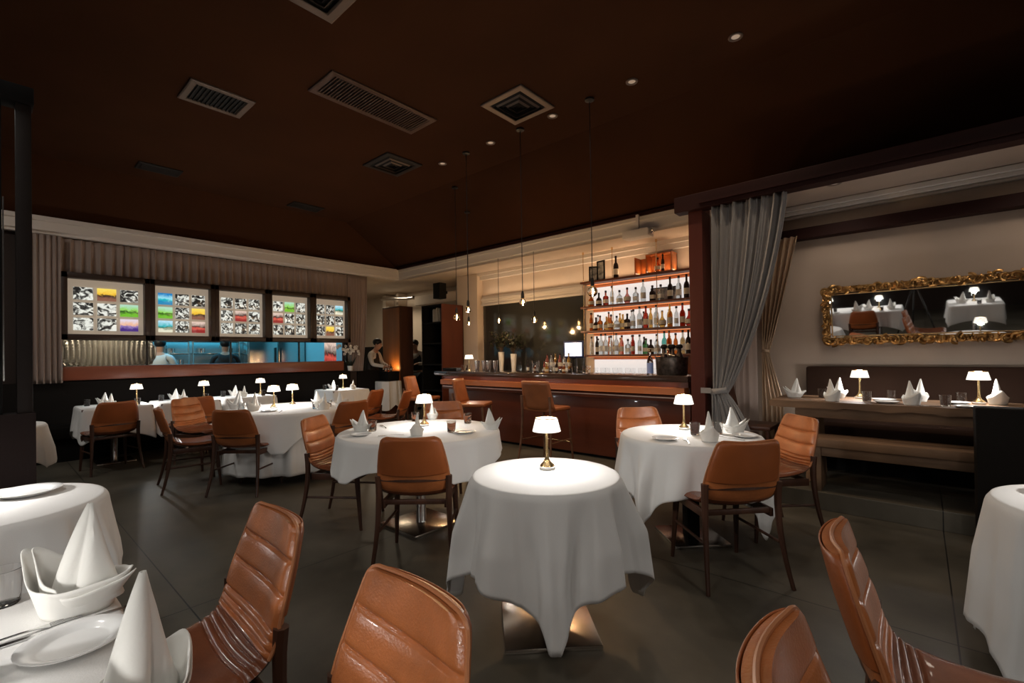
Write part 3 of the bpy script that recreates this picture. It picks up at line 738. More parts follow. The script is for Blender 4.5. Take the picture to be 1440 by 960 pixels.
# T4
T4 = (-2.92, .0)
table((*T4, 0), 0, ('r', .37), .75, 'round table against the black partition', bs=.2)
cloth((*T4, 0), 0, circ(.375), sq(.68, .3, .8, 30), .75, 'white tablecloth on the round table against the black partition', CG, amp=.03, nf=12, seed=14, flare=.10, gather=.3 + PI / 4, kap=.5)
# T5
T5 = (.585, 2.74)
table((*T5, 0), 0, ('r', .37), .75, 'round table cut by the right edge of the photo', bs=.2)
cloth((*T5, 0), 0, circ(.375), sq(.92, math.radians(10), 1.06, 30), .75, 'white tablecloth hanging low on the table at the right edge', CG, amp=.034, nf=12, seed=15, flare=.10, gather=math.radians(10 + 45), kap=.4)
# C big table with floor length cloth and a square overlay
TC = (-5.70, 2.45)
table((*TC, 0), 0, ('r', .70), .745, 'large round table hidden under a floor length cloth', bs=.25)
cloth((*TC, 0), 0, circ(.70), circ(.70 + .66), .745, 'floor length white under cloth on the large round table', CG, zmin=.06, amp=.034, nf=16, seed=21, flare=.04)
cloth((*TC, 0), 0, circ(.71), sq(.86, math.radians(12), 1.13, 30), .752, 'square white top cloth laid over the floor length under cloth', CG, amp=.022, nf=12, seed=22, flare=.24)
# wall side two-seaters
for i, (yc, lab) in enumerate(((1.15, 'first wall side table, nearest the black partition'), (1.95, 'second wall side table from the black partition'), (2.75, 'third wall side table, behind the large round table'), (4.42, 'wall side table nearest the waiter'))):
    hx, hy = .36, .36
    table((-8.12, yc, 0), 0, ('s', hx, hy), .75, 'square pedestal table under cloth, the ' + lab, bs=.2)
    cloth((-8.12, yc, 0), 0, lambda th: rect_r(th, .36, .36), (lambda th: rect_r(th, .70, .66, 30)) if i != 3 else (lambda th: rect_r(th, .80, .80, 30)), .75, 'white tablecloth on the ' + lab, CG, amp=.020 if i != 3 else .02, nf=12, seed=30 + i, flare=.10)
table((-6.50, .0, 0), 0, ('r', .40), .75, 'round table glimpsed just past the black partition', bs=.2)
cloth((-6.50, .0, 0), 0, circ(.40), sq(.72, .5, .82, 30), .75, 'white tablecloth glimpsed just past the black partition', CG, amp=.03, nf=8, seed=40)
# near left tables
for i, (xc, lab) in enumerate(((-1.40, 'square table in the near left corner'), (-.62, 'square table under the photographer, seen only in the gilt mirror'))):
    rr = .0
    table((xc, -.16, 0), rr, ('s', .36, .37), .75, lab if i else 'square pedestal table in the near left corner', bs=.2)
    cloth((xc, -.16, 0), rr, lambda th: rect_r(th, .365, .375, 20), lambda th: rect_r(th, .68, .68, 30), .75, 'white tablecloth on the ' + lab, CG, amp=.02, nf=12, seed=50 + i, flare=.06)
table((.80, -.35, 0), 0, ('s', .36, .40), .75, 'square table beside the tripod, seen only in the gilt mirror', bs=.2)
cloth((.80, -.35, 0), 0, lambda th: rect_r(th, .365, .405, 20), lambda th: rect_r(th, .66, .70, 30), .75, 'white tablecloth on the table beside the tripod', CG, amp=.02, nf=12, seed=55, flare=.06)

# ------------------------------------------------------------------ table items
def make_napkin():
    P = []; n = 60; rnd = random.Random(2)
    for lay in range(2):
        a, b = .088 - lay * .006, .052 - lay * .006
        mb = None
    mb = MB()
    for lay, (a, b, hh) in enumerate(((.086, .052, 1.0), (.079, .046, 1.06))):
        P = []
        for j in range(9):
            t = j / 8; row = []
            for k in range(n):
                ph = 2 * PI * k / n; c, s = math.cos(ph), math.sin(ph)
                pk = abs(c) ** 3.0; h = (.054 + (.058 if c < 0 else .022) * pk) * hh
                fl = 1 + .52 * t * abs(c) + .06 * t
                ca = a * (.66 + .10 * t); wob = .0022 * math.sin(3 * ph + lay) + .0008 * math.sin(7 * ph + 1)
                x = ca * math.copysign(abs(c) ** 1.15, c) * fl + .014 * lay * t; y = b * math.copysign(abs(s) ** 1.1, s) * (.92 + .30 * t) * (1 - .6 * pk * t) + wob * t; h += wob * 1.2 - .012 * lay * (c > 0)
                row.append(Vector((x, y, t * h)))
            P.append(row)
        mb.grid(P, closev=True)
    o = MB()
    # cone peak
    P = []
    for j in range(11):
        t = j / 10; row = []
        for k in range(28):
            ph = 2 * PI * k / 28; r = .050 * (1 - t) ** .95 + .0022; bump_ = 1 + .16 * math.sin(2 * ph + 1.2) - .42 * math.exp(-((ph - 4.4 - 1.2 * t) / .30) ** 2) * (1 - .6 * t) + .10 * math.exp(-((ph - 5.1 - t) / .2) ** 2)
            row.append(Vector((0.018 + .020 * t * t - .012 * t + r * bump_ * math.cos(ph), r * .75 * bump_ * math.sin(ph), .02 + t * .178)))
        P.append(row)
    mb.grid(P, closev=True)
    ob = mb.build('napkin', M['napkin'], norm=False); q = ob.modifiers.new('s', 'SOLIDIFY'); q.thickness = .0022
    tag(ob, 'x', 'napkin'); return ob
nap0 = make_napkin()
def make_glass():
    mb = MB(); mb.lathe([(.001, 0), (.028, 0), (.031, .004), (.037, .088), (.0358, .0885), (.0298, .010), (.001, .008)], n=24, cap=False)
    return tag(mb.build('water_glass', M['glass']), 'x', 'glass')
glass0 = make_glass()
def make_plate():
    mb = MB(); mb.lathe([(.001, .002), (.05, .002), (.060, .0), (.068, .004), (.100, .017), (.102, .0195), (.099, .0205), (.074, .013), (.066, .0065), (.060, .005), (.001, .0045)], n=40, cap=False)
    return tag(mb.build('side_plate', M['china']), 'x', 'plate')
plate0 = make_plate()
def make_knife():
    mb = MB(); P = []
    for t in np.linspace(0, 1, 25):
        y = -.11 + .22 * t; w = .0045 + (.0035 * math.sin(PI * min(1, (t - .45) / .55)) if t > .45 else .002 * math.cos(PI * t / .45 * .5)); h = .003 if t < .45 else .0012
        P.append([Vector((-w, y, .001)), Vector((w, y, .001)), Vector((w, y, .001 + h)), Vector((-w, y, .001 + h))])
    V = mb.grid(P, closev=True); mb.bm.faces.new(V[0]); mb.bm.faces.new(V[-1])
    return tag(mb.build('knife', M['cutlery']), 'x', 'knife')
knife0 = make_knife()
def make_fork():
    mb = MB(); P = []
    for t in np.linspace(0, 1, 17):
        y = -.10 + .14 * t; w = .005 - .002 * math.sin(PI * t) if t < .85 else .005 + .007 * (t - .85) / .15; z = .001 + .006 * math.sin(PI * t * .9)
        P.append([Vector((-w, y, z)), Vector((w, y, z)), Vector((w, y, z + .002)), Vector((-w, y, z + .002))])
    V = mb.grid(P, closev=True); mb.bm.faces.new(V[0]); mb.bm.faces.new(V[-1])
    for k in range(4): mb.box(-.012 + .0065 * k, -.0085 + .0065 * k, .038, .09, .004, .006)
    return tag(mb.build('fork', M['cutlery']), 'x', 'fork')
fork0 = make_fork()
LL = bpy.data.lights.new('table_lamp_light', 'POINT'); LL.energy = 11; LL.color = (1, .97, .94); LL.shadow_soft_size = .03
def make_lamp():
    rt = empty('table_lamp', cat='lamp')
    MB().lathe([(.001, 0), (.040, 0), (.042, .004), (.042, .016), (.040, .018), (.001, .018)], n=28).build('base_disc', mat('lit_base', (.9, .88, .84), .4), rt)
    MB().lathe([(.040, .018), (.036, .026), (.020, .040), (.010, .060), (.0075, .085), (.007, .24), (.001, .24)], n=24).build('stem', M['brass'], rt)
    sh = MB().lathe([(.074, .200), (.057, .268), (.055, .268), (.072, .200)], n=36, cap=False).build('lamp_shade', M['shade'], rt)
    MB().lathe([(.001, .245), (.012, .245), (.012, .262), (.001, .262)], n=12).build('switch', M['brass'], rt)
    MB().tube([(.056 * math.cos(a), .056 * math.sin(a), .268) for a in np.linspace(0, 2 * PI, 36, endpoint=False)], .0025, 6, closed=True).build('shade_ring', M['brass'], rt)
    l = bpy.data.objects.new('lamp_light', LL); COL.objects.link(l); l.parent = rt; l.location = (0, 0, .195)
    return rt
lamp0 = make_lamp()
ZT = .7565
def nap(x, y, d, l, z=ZT, s=.85, g='folded white napkins'): return place('nap', nap0, (x, y, z), math.radians(d), l, g, s)
def gls(x, y, l, z=ZT, s=1.0): return place('glass', glass0, (x, y, z), 0, l, 'water glasses', s)
def plt(x, y, l, z=ZT, s=1.0): return place('plate', plate0, (x, y, z), 0, l, 'white side plates', s)
def knf(x, y, d, l, z=ZT, s=1.0): return place('knife', knife0, (x, y, z), math.radians(d), l, 'table knives', s)
def frk(x, y, d, l, z=ZT, s=1.0): return place('fork', fork0, (x, y, z), math.radians(d), l, 'table forks', s)
def lmp(x, y, l, z=ZT): return place('lamp', lamp0, (x, y, z), 0, l, 'cordless table lamps')
# T1
lmp(-1.475, 1.945, 'brass table lamp alone on the centre table')
# T2
tn = 'the four seat round table'
lmp(-3.197, 2.49, 'brass table lamp on ' + tn)
nap(-2.88, 2.17, 130, 'white folded napkin seen edge-on at the near side of ' + tn); nap(-3.42, 2.02, 40, 'white folded napkin beside the ribbed profile chair on ' + tn); nap(-2.62, 2.72, 215, 'white folded napkin on the bar stool side of ' + tn); nap(-3.51, 2.83, 310, 'white folded napkin on the side of ' + tn + ' away from the camera')
gls(-3.33, 2.07, 'tumbler beside the left napkin on ' + tn); gls(-2.77, 2.42, 'tumbler in front of the cutlery on ' + tn); gls(-3.50, 2.62, 'tall tumbler behind the edge-on napkin of ' + tn); gls(-3.02, 2.83, 'tumbler behind the bar side napkin of ' + tn)
plt(-2.66, 2.46, 'side plate with cutlery at the bar side of ' + tn, s=.8); plt(-3.22, 1.90, 'side plate at the rim of ' + tn + ' near the profile chair', s=.8)
knf(-2.70, 2.50, 60, 'knife lying over the side plate of ' + tn); frk(-3.02, 2.03, 150, 'fork lying beside the edge-on napkin of ' + tn); knf(-2.76, 2.10, 140, 'knife lying near the chair back at ' + tn); frk(-3.45, 2.25, 70, 'fork lying by the left napkin of ' + tn)
# T3
tn = 'the table by the grey curtain'
lmp(-1.385, 3.59, 'brass table lamp on ' + tn)
nap(-1.07, 3.22, 120, 'tall folded napkin in front of the glasses on ' + tn, s=1.0); nap(-1.04, 3.68, 200, 'spread folded napkin on the curtain side of ' + tn, s=.95)
gls(-1.24, 3.42, 'tumbler behind the tall napkin on ' + tn); gls(-1.12, 3.55, 'tumbler between the two napkins on ' + tn)
plt(-1.33, 3.10, 'side plate at the near rim of ' + tn, s=.85); plt(-.93, 3.53, 'side plate beside the spread napkin on ' + tn, s=.85)
frk(-1.19, 3.13, 30, 'fork at the near rim of ' + tn); knf(-1.00, 3.42, 70, 'knife beside the curtain side plate of ' + tn)
# T4
tn = 'the round table against the black partition'
plt(-3.05, .13, 'large white plate on ' + tn, s=1.15); gls(-2.92, -.12, 'tumbler on ' + tn); lmp(-3.02, -.1, 'brass table lamp hidden beyond the photo edge on ' + tn)
# T5
tn = 'the table at the right edge'
lmp(.66, 2.80, 'brass table lamp on ' + tn)
plt(.42, 2.86, 'side plate on ' + tn, s=.9)
# C
tn = 'the large round table'
lmp(-5.84, 2.30, 'nearer of the twin brass table lamps on ' + tn); lmp(-5.93, 2.56, 'farther of the twin brass table lamps on ' + tn)
nap(-5.72, 2.03, 120, 'upright folded napkin in the middle of the near rim of ' + tn, s=1.05); nap(-5.18, 2.60, 150, 'upright folded napkin at the bar end of ' + tn, s=1.0); nap(-5.86, 2.86, 240, 'folded napkin behind the twin lamps of ' + tn)
nap(-6.10, 1.98, 60, 'slanting folded napkin at the partition end of ' + tn, s=1.1); nap(-5.22, 2.83, 200, 'slanting folded napkin at the orchid end of ' + tn, s=1.0)
gls(-5.95, 1.98, 'first tumbler beside the slanting napkin of ' + tn); gls(-5.82, 1.93, 'second tumbler beside the slanting napkin of ' + tn); gls(-5.36, 2.74, 'tumbler between the napkins at the bar end of ' + tn); gls(-5.30, 2.55, 'tumbler at the bar side of ' + tn)
plt(-5.52, 2.12, 'side plate on the near side of ' + tn, s=.9); plt(-5.5, 2.75, 'side plate on the orchid side of ' + tn, s=.9)
knf(-5.40, 2.20, 60, 'knife on the near side of ' + tn); frk(-5.66, 2.24, 40, 'fork beside the twin lamps on ' + tn)
# wall tables
for i, (yc, tn) in enumerate(((1.15, 'the first wall side table'), (1.95, 'the second wall side table'), (2.75, 'the third wall side table'), (4.42, 'the wall side table nearest the waiter'))):
    lmp(-8.12, yc + (.24 if i < 3 else .02), 'brass table lamp on ' + tn)
    nap(-8.33, yc - .08, 60, 'folded napkin on the banquette side of ' + tn); nap(-7.98, yc - .06 + (.2 if i == 3 else 0), 130, 'folded napkin on the chair side of ' + tn)
    gls(-8.30, yc - .25, 'tumbler by the banquette on ' + tn); gls(-7.95, yc + .22 if i < 3 else yc - .2, 'tumbler by the chair on ' + tn)
# near left corner
tn = 'the near left corner table'
nap(-1.560, .150, 41, 'large boat shaped folded napkin standing at the back of ' + tn, s=1.28); nap(-.965, .150, 130, 'tall folded napkin cut by the bottom edge of the photo', s=1.25)
plt(-1.355, .125, 'white side plate between the two big napkins of ' + tn, s=.90); knf(-1.467, .115, 0, 'long knife lying behind the plate on ' + tn, s=1.05); frk(-1.49, .06, 3, 'fork lying beside the knife on ' + tn, s=1.0)
gls(-1.72, .03, 'tumbler at the photo edge behind the boat napkin of ' + tn); gls(-1.36, -.02, 'tumbler at the bottom corner of ' + tn); lmp(-1.50, -.35, 'brass table lamp outside the photo on ' + tn)
for x, y, tn in ((-.62, -.2, 'the table under the photographer'), (.80, -.35, 'the table beside the tripod')):
    lmp(x, y, 'brass table lamp on ' + tn); nap(x - .18, y + .1, 30, 'folded napkin at the window end of ' + tn, s=1.1); nap(x + .2, y + .15, 120, 'folded napkin at the aisle end of ' + tn, s=1.1); gls(x + .05, y + .28, 'tumbler on ' + tn)

# ------------------------------------------------------------------ alcove furniture
Z1 = .15
rt = empty('rustic_table', (-1.08, 4.93, Z1), 0, 'long rustic plank table on the raised platform', 'table')
for k in range(3):
    mb = MB(); P = []; rnd = random.Random(k)
    y0, y1 = .005 + k * .235, .235 + k * .235
    for i in range(41):
        x = 2.9 * i / 40; j0 = rnd.uniform(-.006, .006); P.append([Vector((x, y0 + (j0 if k == 0 else 0), .685 + rnd.uniform(-.008, .008))), Vector((x, y0 + (j0 if k == 0 else 0), .745)), Vector((x, y1, .745)), Vector((x, y1, .685))])
    V = mb.grid(P, closev=True); mb.bm.faces.new(V[0]); mb.bm.faces.new(V[-1]); mb.build('top_plank', M['rustic'], rt)
MB().box(.20, 2.7, .05, .11, .60, .685, .004).build('apron', M['rustic'], rt)
for x in (.32, 2.3):
    for s_ in (-1, 1): MB().tube([(x, .35 + s_ * .10, .69), (x, .35 + s_ * .26, 0)], [.045, .05], 4).build('leg', M['rustic'], rt)
    MB().box(x - .03, x + .03, .12, .6, .28, .36, .004).build('cross_bar', M['rustic'], rt)
MB().box(.3, 2.4, .33, .38, .30, .36, .004).build('stretcher', M['rustic'], rt)
rt = empty('plank_bench', (-.80, 4.72, Z1), 0, 'low rustic plank bench tucked in front of the rustic table', 'bench')
MB().box(0, 2.6, -.0, .15, .38, .45, .006).build('seat_plank', M['rustic'], rt); MB().box(0, 2.6, .16, .32, .38, .45, .006).build('seat_plank', M['rustic'], rt)
MB().box(0.02, 2.58, .03, .06, .30, .38, .004).build('apron', M['rustic'], rt)
for x in (.08, 2.2): MB().box(x, x + .07, .02, .30, 0, .38, .006).build('leg', M['rustic'], rt)
rt = empty('banquette', (-.95, 5.65, Z1), 0, 'brown upholstered banquette against the alcove wall below the gilt mirror', 'bench seat')
MB().box(0, 4.0, .36, .48, .10, 1.03, .02).build('backrest', M['brownfabric'], rt); MB().box(0, 4.0, .0, .36, .28, .45, .025).build('seat', M['brownfabric'], rt); MB().box(0.02, 4.0, .04, .36, 0, .28).build('plinth', M['black'], rt)
tag(MB().box(.275, 2.8, 4.42, 4.60, 0, .955, .012).build('low_divider', M['darkfabric']), 'dark upholstered low divider in front of the rustic table at the right edge', 'divider')
za = Z1 + .7455
tn = 'the rustic table'
nap(-.94, 5.30, 20, 'folded napkin with a tall loop at the curtain end of ' + tn, za, .95); nap(-.60, 5.06, 130, 'folded napkin at the near edge of ' + tn + ' towards the curtain', za, 1.0); nap(-.60, 5.42, 45, 'folded napkin at the wall side of ' + tn + ' beside the first lamp', za, 1.0)
nap(-.055, 5.05, 120, 'folded napkin at the near edge in the middle of ' + tn, za, 1.0); nap(-.01, 5.42, 60, 'folded napkin at the wall side in the middle of ' + tn, za, 1.0); nap(.47, 5.42, 100, 'folded napkin behind the low divider on ' + tn, za, 1.05)
lmp(-.43, 5.46, 'brass table lamp near the curtain end of ' + tn, za); lmp(.36, 5.40, 'brass table lamp near the low divider on ' + tn, za)
gls(-.36, 5.20, 'tumbler in front of the first lamp on ' + tn, za); gls(-.72, 5.40, 'tumbler behind the curtain end napkins on ' + tn, za); gls(-.20, 5.46, 'tumbler between the first lamp and the middle napkins on ' + tn, za); gls(.15, 5.10, 'tumbler at the near edge by the divider on ' + tn, za); gls(.26, 5.45, 'tumbler at the wall side beside the second lamp on ' + tn, za)
plt(-.22, 5.12, 'side plate at the near edge of ' + tn, za, .9); plt(-.25, 5.33, 'side plate at the middle of ' + tn, za, .9); plt(.22, 5.33, 'side plate beside the second lamp on ' + tn, za, .9); plt(.27, 5.05, 'side plate next to the divider on ' + tn, za, .8)
knf(-.42, 5.05, 80, 'knife at the near edge of ' + tn, za); frk(-.86, 5.08, 80, 'fork at the curtain end of ' + tn, za); knf(.10, 5.02, 80, 'knife next to the middle napkins on ' + tn, za)
# gilt mirror, leaning forward at its top
def gilt_mirror():
    x0, x1, z0, z1 = -.80, .92, 1.415, 2.045; w = .098
    rt = empty('gilt_mirror', ((x0 + x1) / 2, 6.10, z0), 0, 'long gilt mirror with a deeply carved frame on the alcove wall', 'mirror')
    rt.rotation_euler = (math.radians(6.6), 0, 0)
    hx, h = (x1 - x0) / 2, z1 - z0
    MB().box(-hx + w * .8, hx - w * .8, -.006, .0, w * .8, h - w * .8).build('mirror_glass', M['mirrorglass'], rt, smooth=False)
    b = MB(); b.box(-hx + .01, hx - .01, .0, .02, .01, w).box(-hx + .01, hx - .01, 0, .02, h - w, h - .01).box(-hx + .01, -hx + w, 0, .02, .01, h - .01).box(hx - w, hx - .01, 0, .02, .01, h - .01)
    b.build('frame_body', M['gold'], rt)
    e = MB(); t = .012
    e.box(-hx + w - t, hx - w + t, -.02, 0, w - t, w, .003).box(-hx + w - t, hx - w + t, -.02, 0, h - w, h - w + t, .003).box(-hx + w - t, -hx + w, -.02, 0, w, h - w, .003).box(hx - w, hx - w + t, -.02, 0, w, h - w, .003)
    e.build('inner_edge', M['goldedge'], rt)
    c = MB(); rnd = random.Random(11)
    def scroll(cx, cz, s, a0, dirn):
        pts = []; rr = []
        for k in range(15):
            t = k / 14; r = s * (1 - .8 * t); a = a0 + dirn * t * 5.2
            pts.append((cx + r * math.cos(a), -.018 - .014 * math.sin(PI * t), cz + r * math.sin(a))); rr.append(.0125 * (1 - .55 * t) * s / .045 + .002)
        c.tube(pts, rr, 6)
    def leaf(cx, cz, s, a):
        pts = [(cx + s * (t - .5) * 2 * math.cos(a), -.014 - .018 * math.sin(PI * t), cz + s * (t - .5) * 2 * math.sin(a)) for t in np.linspace(0, 1, 7)]
        c.tube(pts, [s * .34 * math.sin(PI * (t * .9 + .07)) + .001 for t in np.linspace(0, 1, 7)], 6)
    n = 30
    for k in range(n):
        x = -hx + .05 + (2 * hx - .1) * k / (n - 1); d = 1 if k % 2 else -1
        for zc in (w * .42, h - w * .42):
            scroll(x, zc + rnd.uniform(-.010, .010), .040 + rnd.uniform(0, .012), rnd.uniform(0, 6.28), d); leaf(x + .028, zc + (.018 if k % 2 else -.020), .030, rnd.uniform(-.9, .9)); leaf(x + .01, zc + rnd.uniform(-.03, .03), .024, rnd.uniform(-1.6, 1.6))
    for k in range(9):
        z = .07 + (h - .14) * k / 8
        for xc in (-hx + w * .42, hx - w * .42):
            scroll(xc, z, .040, rnd.uniform(0, 6.28), 1 if k % 2 else -1); leaf(xc + .02, z + .03, .030, rnd.uniform(.6, 2.4)); leaf(xc - .015, z - .02, .026, rnd.uniform(.6, 2.4))
    for sx in (-1, 1):
        for zc in (w * .55, h - w * .55): scroll(sx * (hx - w * .55), zc, .062, 0, sx); leaf(sx * (hx - .02), zc, .04, 1.57)
    c.ball((0, -.02, w * .45), .038, 1.3, .6, 1).ball((0, -.02, h - w * .45), .034, 1.3, .6, 1)
    c.build('carving', M['gold'], rt)
gilt_mirror()
# camera tripod that took the photograph (it shows in the mirror)
rt = empty('tripod', (-.06, -.14, 0), 0, 'black tripod holding a camera, seen only in the gilt mirror', 'tripod')
for a in (.4, 2.5, 4.6): MB().tube([(.03 * math.cos(a), .03 * math.sin(a), 1.18), (.42 * math.cos(a), .42 * math.sin(a), .0)], [.016, .011], 8).build('leg', M['blackmetal'], rt)
MB().lathe([(.03, 1.16), (.035, 1.2), (.02, 1.24), (.02, 1.30), (.03, 1.31)], n=14).build('head', M['blackmetal'], rt)
MB().box(-.07, .07, -.04, .04, 1.31, 1.40, .008).build('camera_body', M['blackmetal'], rt)

# ------------------------------------------------------------------ bar counter
BX0, BX1 = -6.2, -1.90
rt = empty('bar_counter', (BX0, 5.05, 0), 0, 'long dark bar counter with a glowing orange rail under its top', 'bar counter'); W = BX1 - BX0
MB().box(0, W, 0, .62, 1.025, 1.095, .008).build('worktop', M['bartop'], rt)
MB().box(.10, W - .04, .12, .20, .96, 1.025).build('upper_panel', M['barwood'], rt)
P = [[Vector((x, .03, .955)), Vector((x, .03, .880)), Vector((x, .16, .862)), Vector((x, .16, .960))] for x in (.12, W - .05)]
mb = MB(); V = mb.grid(P, closev=True); mb.bm.faces.new(V[0]); mb.bm.faces.new(V[1]); mb.build('rail', M['barrail'], rt, smooth=False)
MB().box(.12, W - .05, .085, .20, .80, .862, .003).build('middle_panel', M['barwood'], rt); MB().box(.12, W - .05, .075, .085, .835, .846).build('bright_strip', mat('pink_metal', (.85, .60, .50), .5, 0), rt)
MB().box(.14, W - .05, .20, .60, .04, 1.02, .004).build('front_panel', M['barwood'], rt)
MB().box(.14, W - .05, .26, .58, 0, .04).build('plinth', M['black'], rt)
AL = bpy.data.lights.new('rail_led', 'AREA'); AL.shape = 'RECTANGLE'; AL.size = 4.0; AL.size_y = .02; AL.energy = 1.6; AL.color = (1, .6, .35)
l = bpy.data.objects.new('rail_led_strip', AL); COL.objects.link(l); l.parent = rt; l.location = (W / 2, .06, 1.018); l.rotation_euler = (math.radians(0), 0, 0)
# back counter
rt = empty('back_counter', (-7.0, 6.45, 0), 0, 'dark back counter standing under the smoky mirror behind the bar', 'counter')
MB().box(0, 4.9, 0, .62, .97, 1.01, .005).build('worktop', M['bartop'], rt); MB().box(.02, 4.88, .05, .60, 0, .97).build('body', M['barwood'], rt)
# smoky mirror
tag(MB().box(-7.02, -4.50, 7.085, 7.115, 1.02, 2.40).build('smoky_mirror', M['darkmirror'], smooth=False), 'large smoky mirror behind the bar reflecting the dark room', 'mirror')
struct('trim_9', MB().box(-7.72, -7.08, 6.96, 7.25, 0, 3.1, .004), M['plaster'])
# shelves with glow
M['panelglow'] = mat('frosted_led_panel', (.30, .30, .30), .5, emit=(1, .97, .95), estr=.66)
M['ledglow'] = mat('amber_led_line', (.9, .3, .12), .5, emit=(1, .34, .12), estr=1.3)
SX0, SX1 = -4.40, -1.86; SZ = [2.59, 2.16, 1.745, 1.335]
LED = bpy.data.lights.new('shelf_led', 'AREA'); LED.shape = 'RECTANGLE'; LED.size = 2.3; LED.size_y = .02; LED.energy = 1.7; LED.color = (1, .55, .32)
SN = ['topmost', 'second highest', 'third', 'lowest']
for k, z in enumerate(SZ):
    rt = empty('bar_shelf', (SX0, 6.82, z), 0, SN[k] + ' dark wooden shelf of the backlit bar display', 'shelf', 'backlit bar shelves')
    MB().box(0, SX1 - SX0, 0, .27, -.035, 0, .003).build('board', M['shelfwood'], rt)
    MB().box(.02, SX1 - SX0, .20, .212, -.042, -.0355).build('led_line', M['ledglow'], rt)
    l = bpy.data.objects.new('shelf_led_strip', LED); COL.objects.link(l); l.parent = rt; l.location = ((SX1 - SX0) / 2, .195, -.043)
    zz = SZ[k + 1] if k < 3 else 1.02
    x1 = SX1 if k < 3 else -2.9
    MB().box(.10, (x1 - SX0), .275, .285, zz - z + .0, -.035 - .05).build('glow_panel', M['panelglow'], rt)
    MB().box(.10, (SX1 - SX0), .262, .275, -.085, -.035).build('lit_batten', M['barrail'], rt)
for i, x in enumerate((-4.34, -3.78, -3.02)):
    mb = MB(); mb.tube([(x, 6.835, 1.30), (x, 6.835, 3.10)], .006, 6); mb.lathe([(.001, 3.06), (.016, 3.06), (.016, 3.10), (.001, 3.10)], (x, 6.835, 0), 10)
    tag(mb.build('suspension_rod', M['brass']), ['slim rod holding the mirror end of the bar shelves', 'slim rod holding the middle of the bar shelves', 'slim rod holding the bar shelves near the orange display case'][i], 'rod', 'shelf suspension rods')
tag(MB().box(-2.88, -1.86, 6.84, 7.10, 1.02, 1.32).build('wall_cupboard', M['barwood']), 'dark red cupboard filling the gap below the lowest bar shelf by the column', 'cupboard')
# bottles ------------------------------------------------------
BM = {}
def bottle_mats(c):
    if c not in BM:
        cols = {'amber': (.55, .14, .02), 'clear': (.80, .84, .84), 'green': (.10, .28, .10), 'red': (.45, .04, .02), 'gold': (.75, .42, .10), 'blue': (.08, .22, .6), 'dark': (.03, .02, .018), 'teal': (.15, .55, .48), 'pink': (.7, .25, .2)}
        m, N, L, B = new_mat(c + '_bottle_glass'); B.inputs['Base Color'].default_value = (*cols[c], 1); B.inputs['Roughness'].default_value = .05; B.inputs['Transmission Weight'].default_value = .75 if c != 'dark' else .1; B.inputs['IOR'].default_value = 1.35
        BM[c] = m
    return BM[c]
SHAPES = {'tall': ([(.001, 0), (.036, 0), (.037, .01), (.037, .17), (.030, .20), (.014, .225), (.013, .285), (.001, .286)], .285), 'squat': ([(.001, 0), (.045, 0), (.048, .02), (.046, .085), (.034, .115), (.014, .135), (.013, .175), (.001, .176)], .175),
          'square': ([(.001, 0), (.042, 0), (.043, .01), (.043, .12), (.034, .138), (.014, .15), (.013, .195), (.001, .196)], .195), 'decanter': ([(.001, 0), (.03, 0), (.052, .04), (.05, .08), (.02, .13), (.013, .15), (.013, .20), (.001, .201)], .20), 'slim': ([(.001, 0), (.027, 0), (.028, .01), (.028, .16), (.022, .19), (.012, .21), (.011, .25), (.001, .251)], .25)}
CACHE = {}
def bottle(x, y, z, shape, colr, label, group, s=1.0):
    key = (shape, colr)
    if key not in CACHE:
        rt = empty('spirit_bottle', cat='bottle'); prof, h = SHAPES[shape]
        n = 4 if shape == 'square' else 14
        MB().lathe(prof, n=n).build('body', bottle_mats(colr), rt)
        R = max(p[0] for p in prof) + .001; R2 = R
        MB().lathe([(R, h * .18), (R, h * .46)], n=n, cap=False).build('paper_label', M['label'] if colr != 'clear' else mat('white_label', (.7, .7, .68), .6), rt)
        MB().lathe([(.001, h - .002), (.016, h - .002), (.016, h + .028), (.001, h + .029)], n=12).build('cap', M['foil'] if hash(key[0]) % 1 == 0 and colr != 'gold' else M['brass'], rt)
        CACHE[key] = rt; return place(str(key), rt, (x, y, z), random.uniform(0, .8), label, group, s)
    return dup(CACHE[key], (x, y, z), random.uniform(0, .8), label, group, s)
ORD = ['first', 'second', 'third', 'fourth', 'fifth', 'sixth', 'seventh', 'eighth', 'ninth', 'tenth', 'eleventh', 'twelfth', 'thirteenth', 'fourteenth', 'fifteenth', 'sixteenth', 'seventeenth', 'eighteenth', 'nineteenth', 'twentieth', 'twenty-first', 'twenty-second', 'twenty-third', 'twenty-fourth']
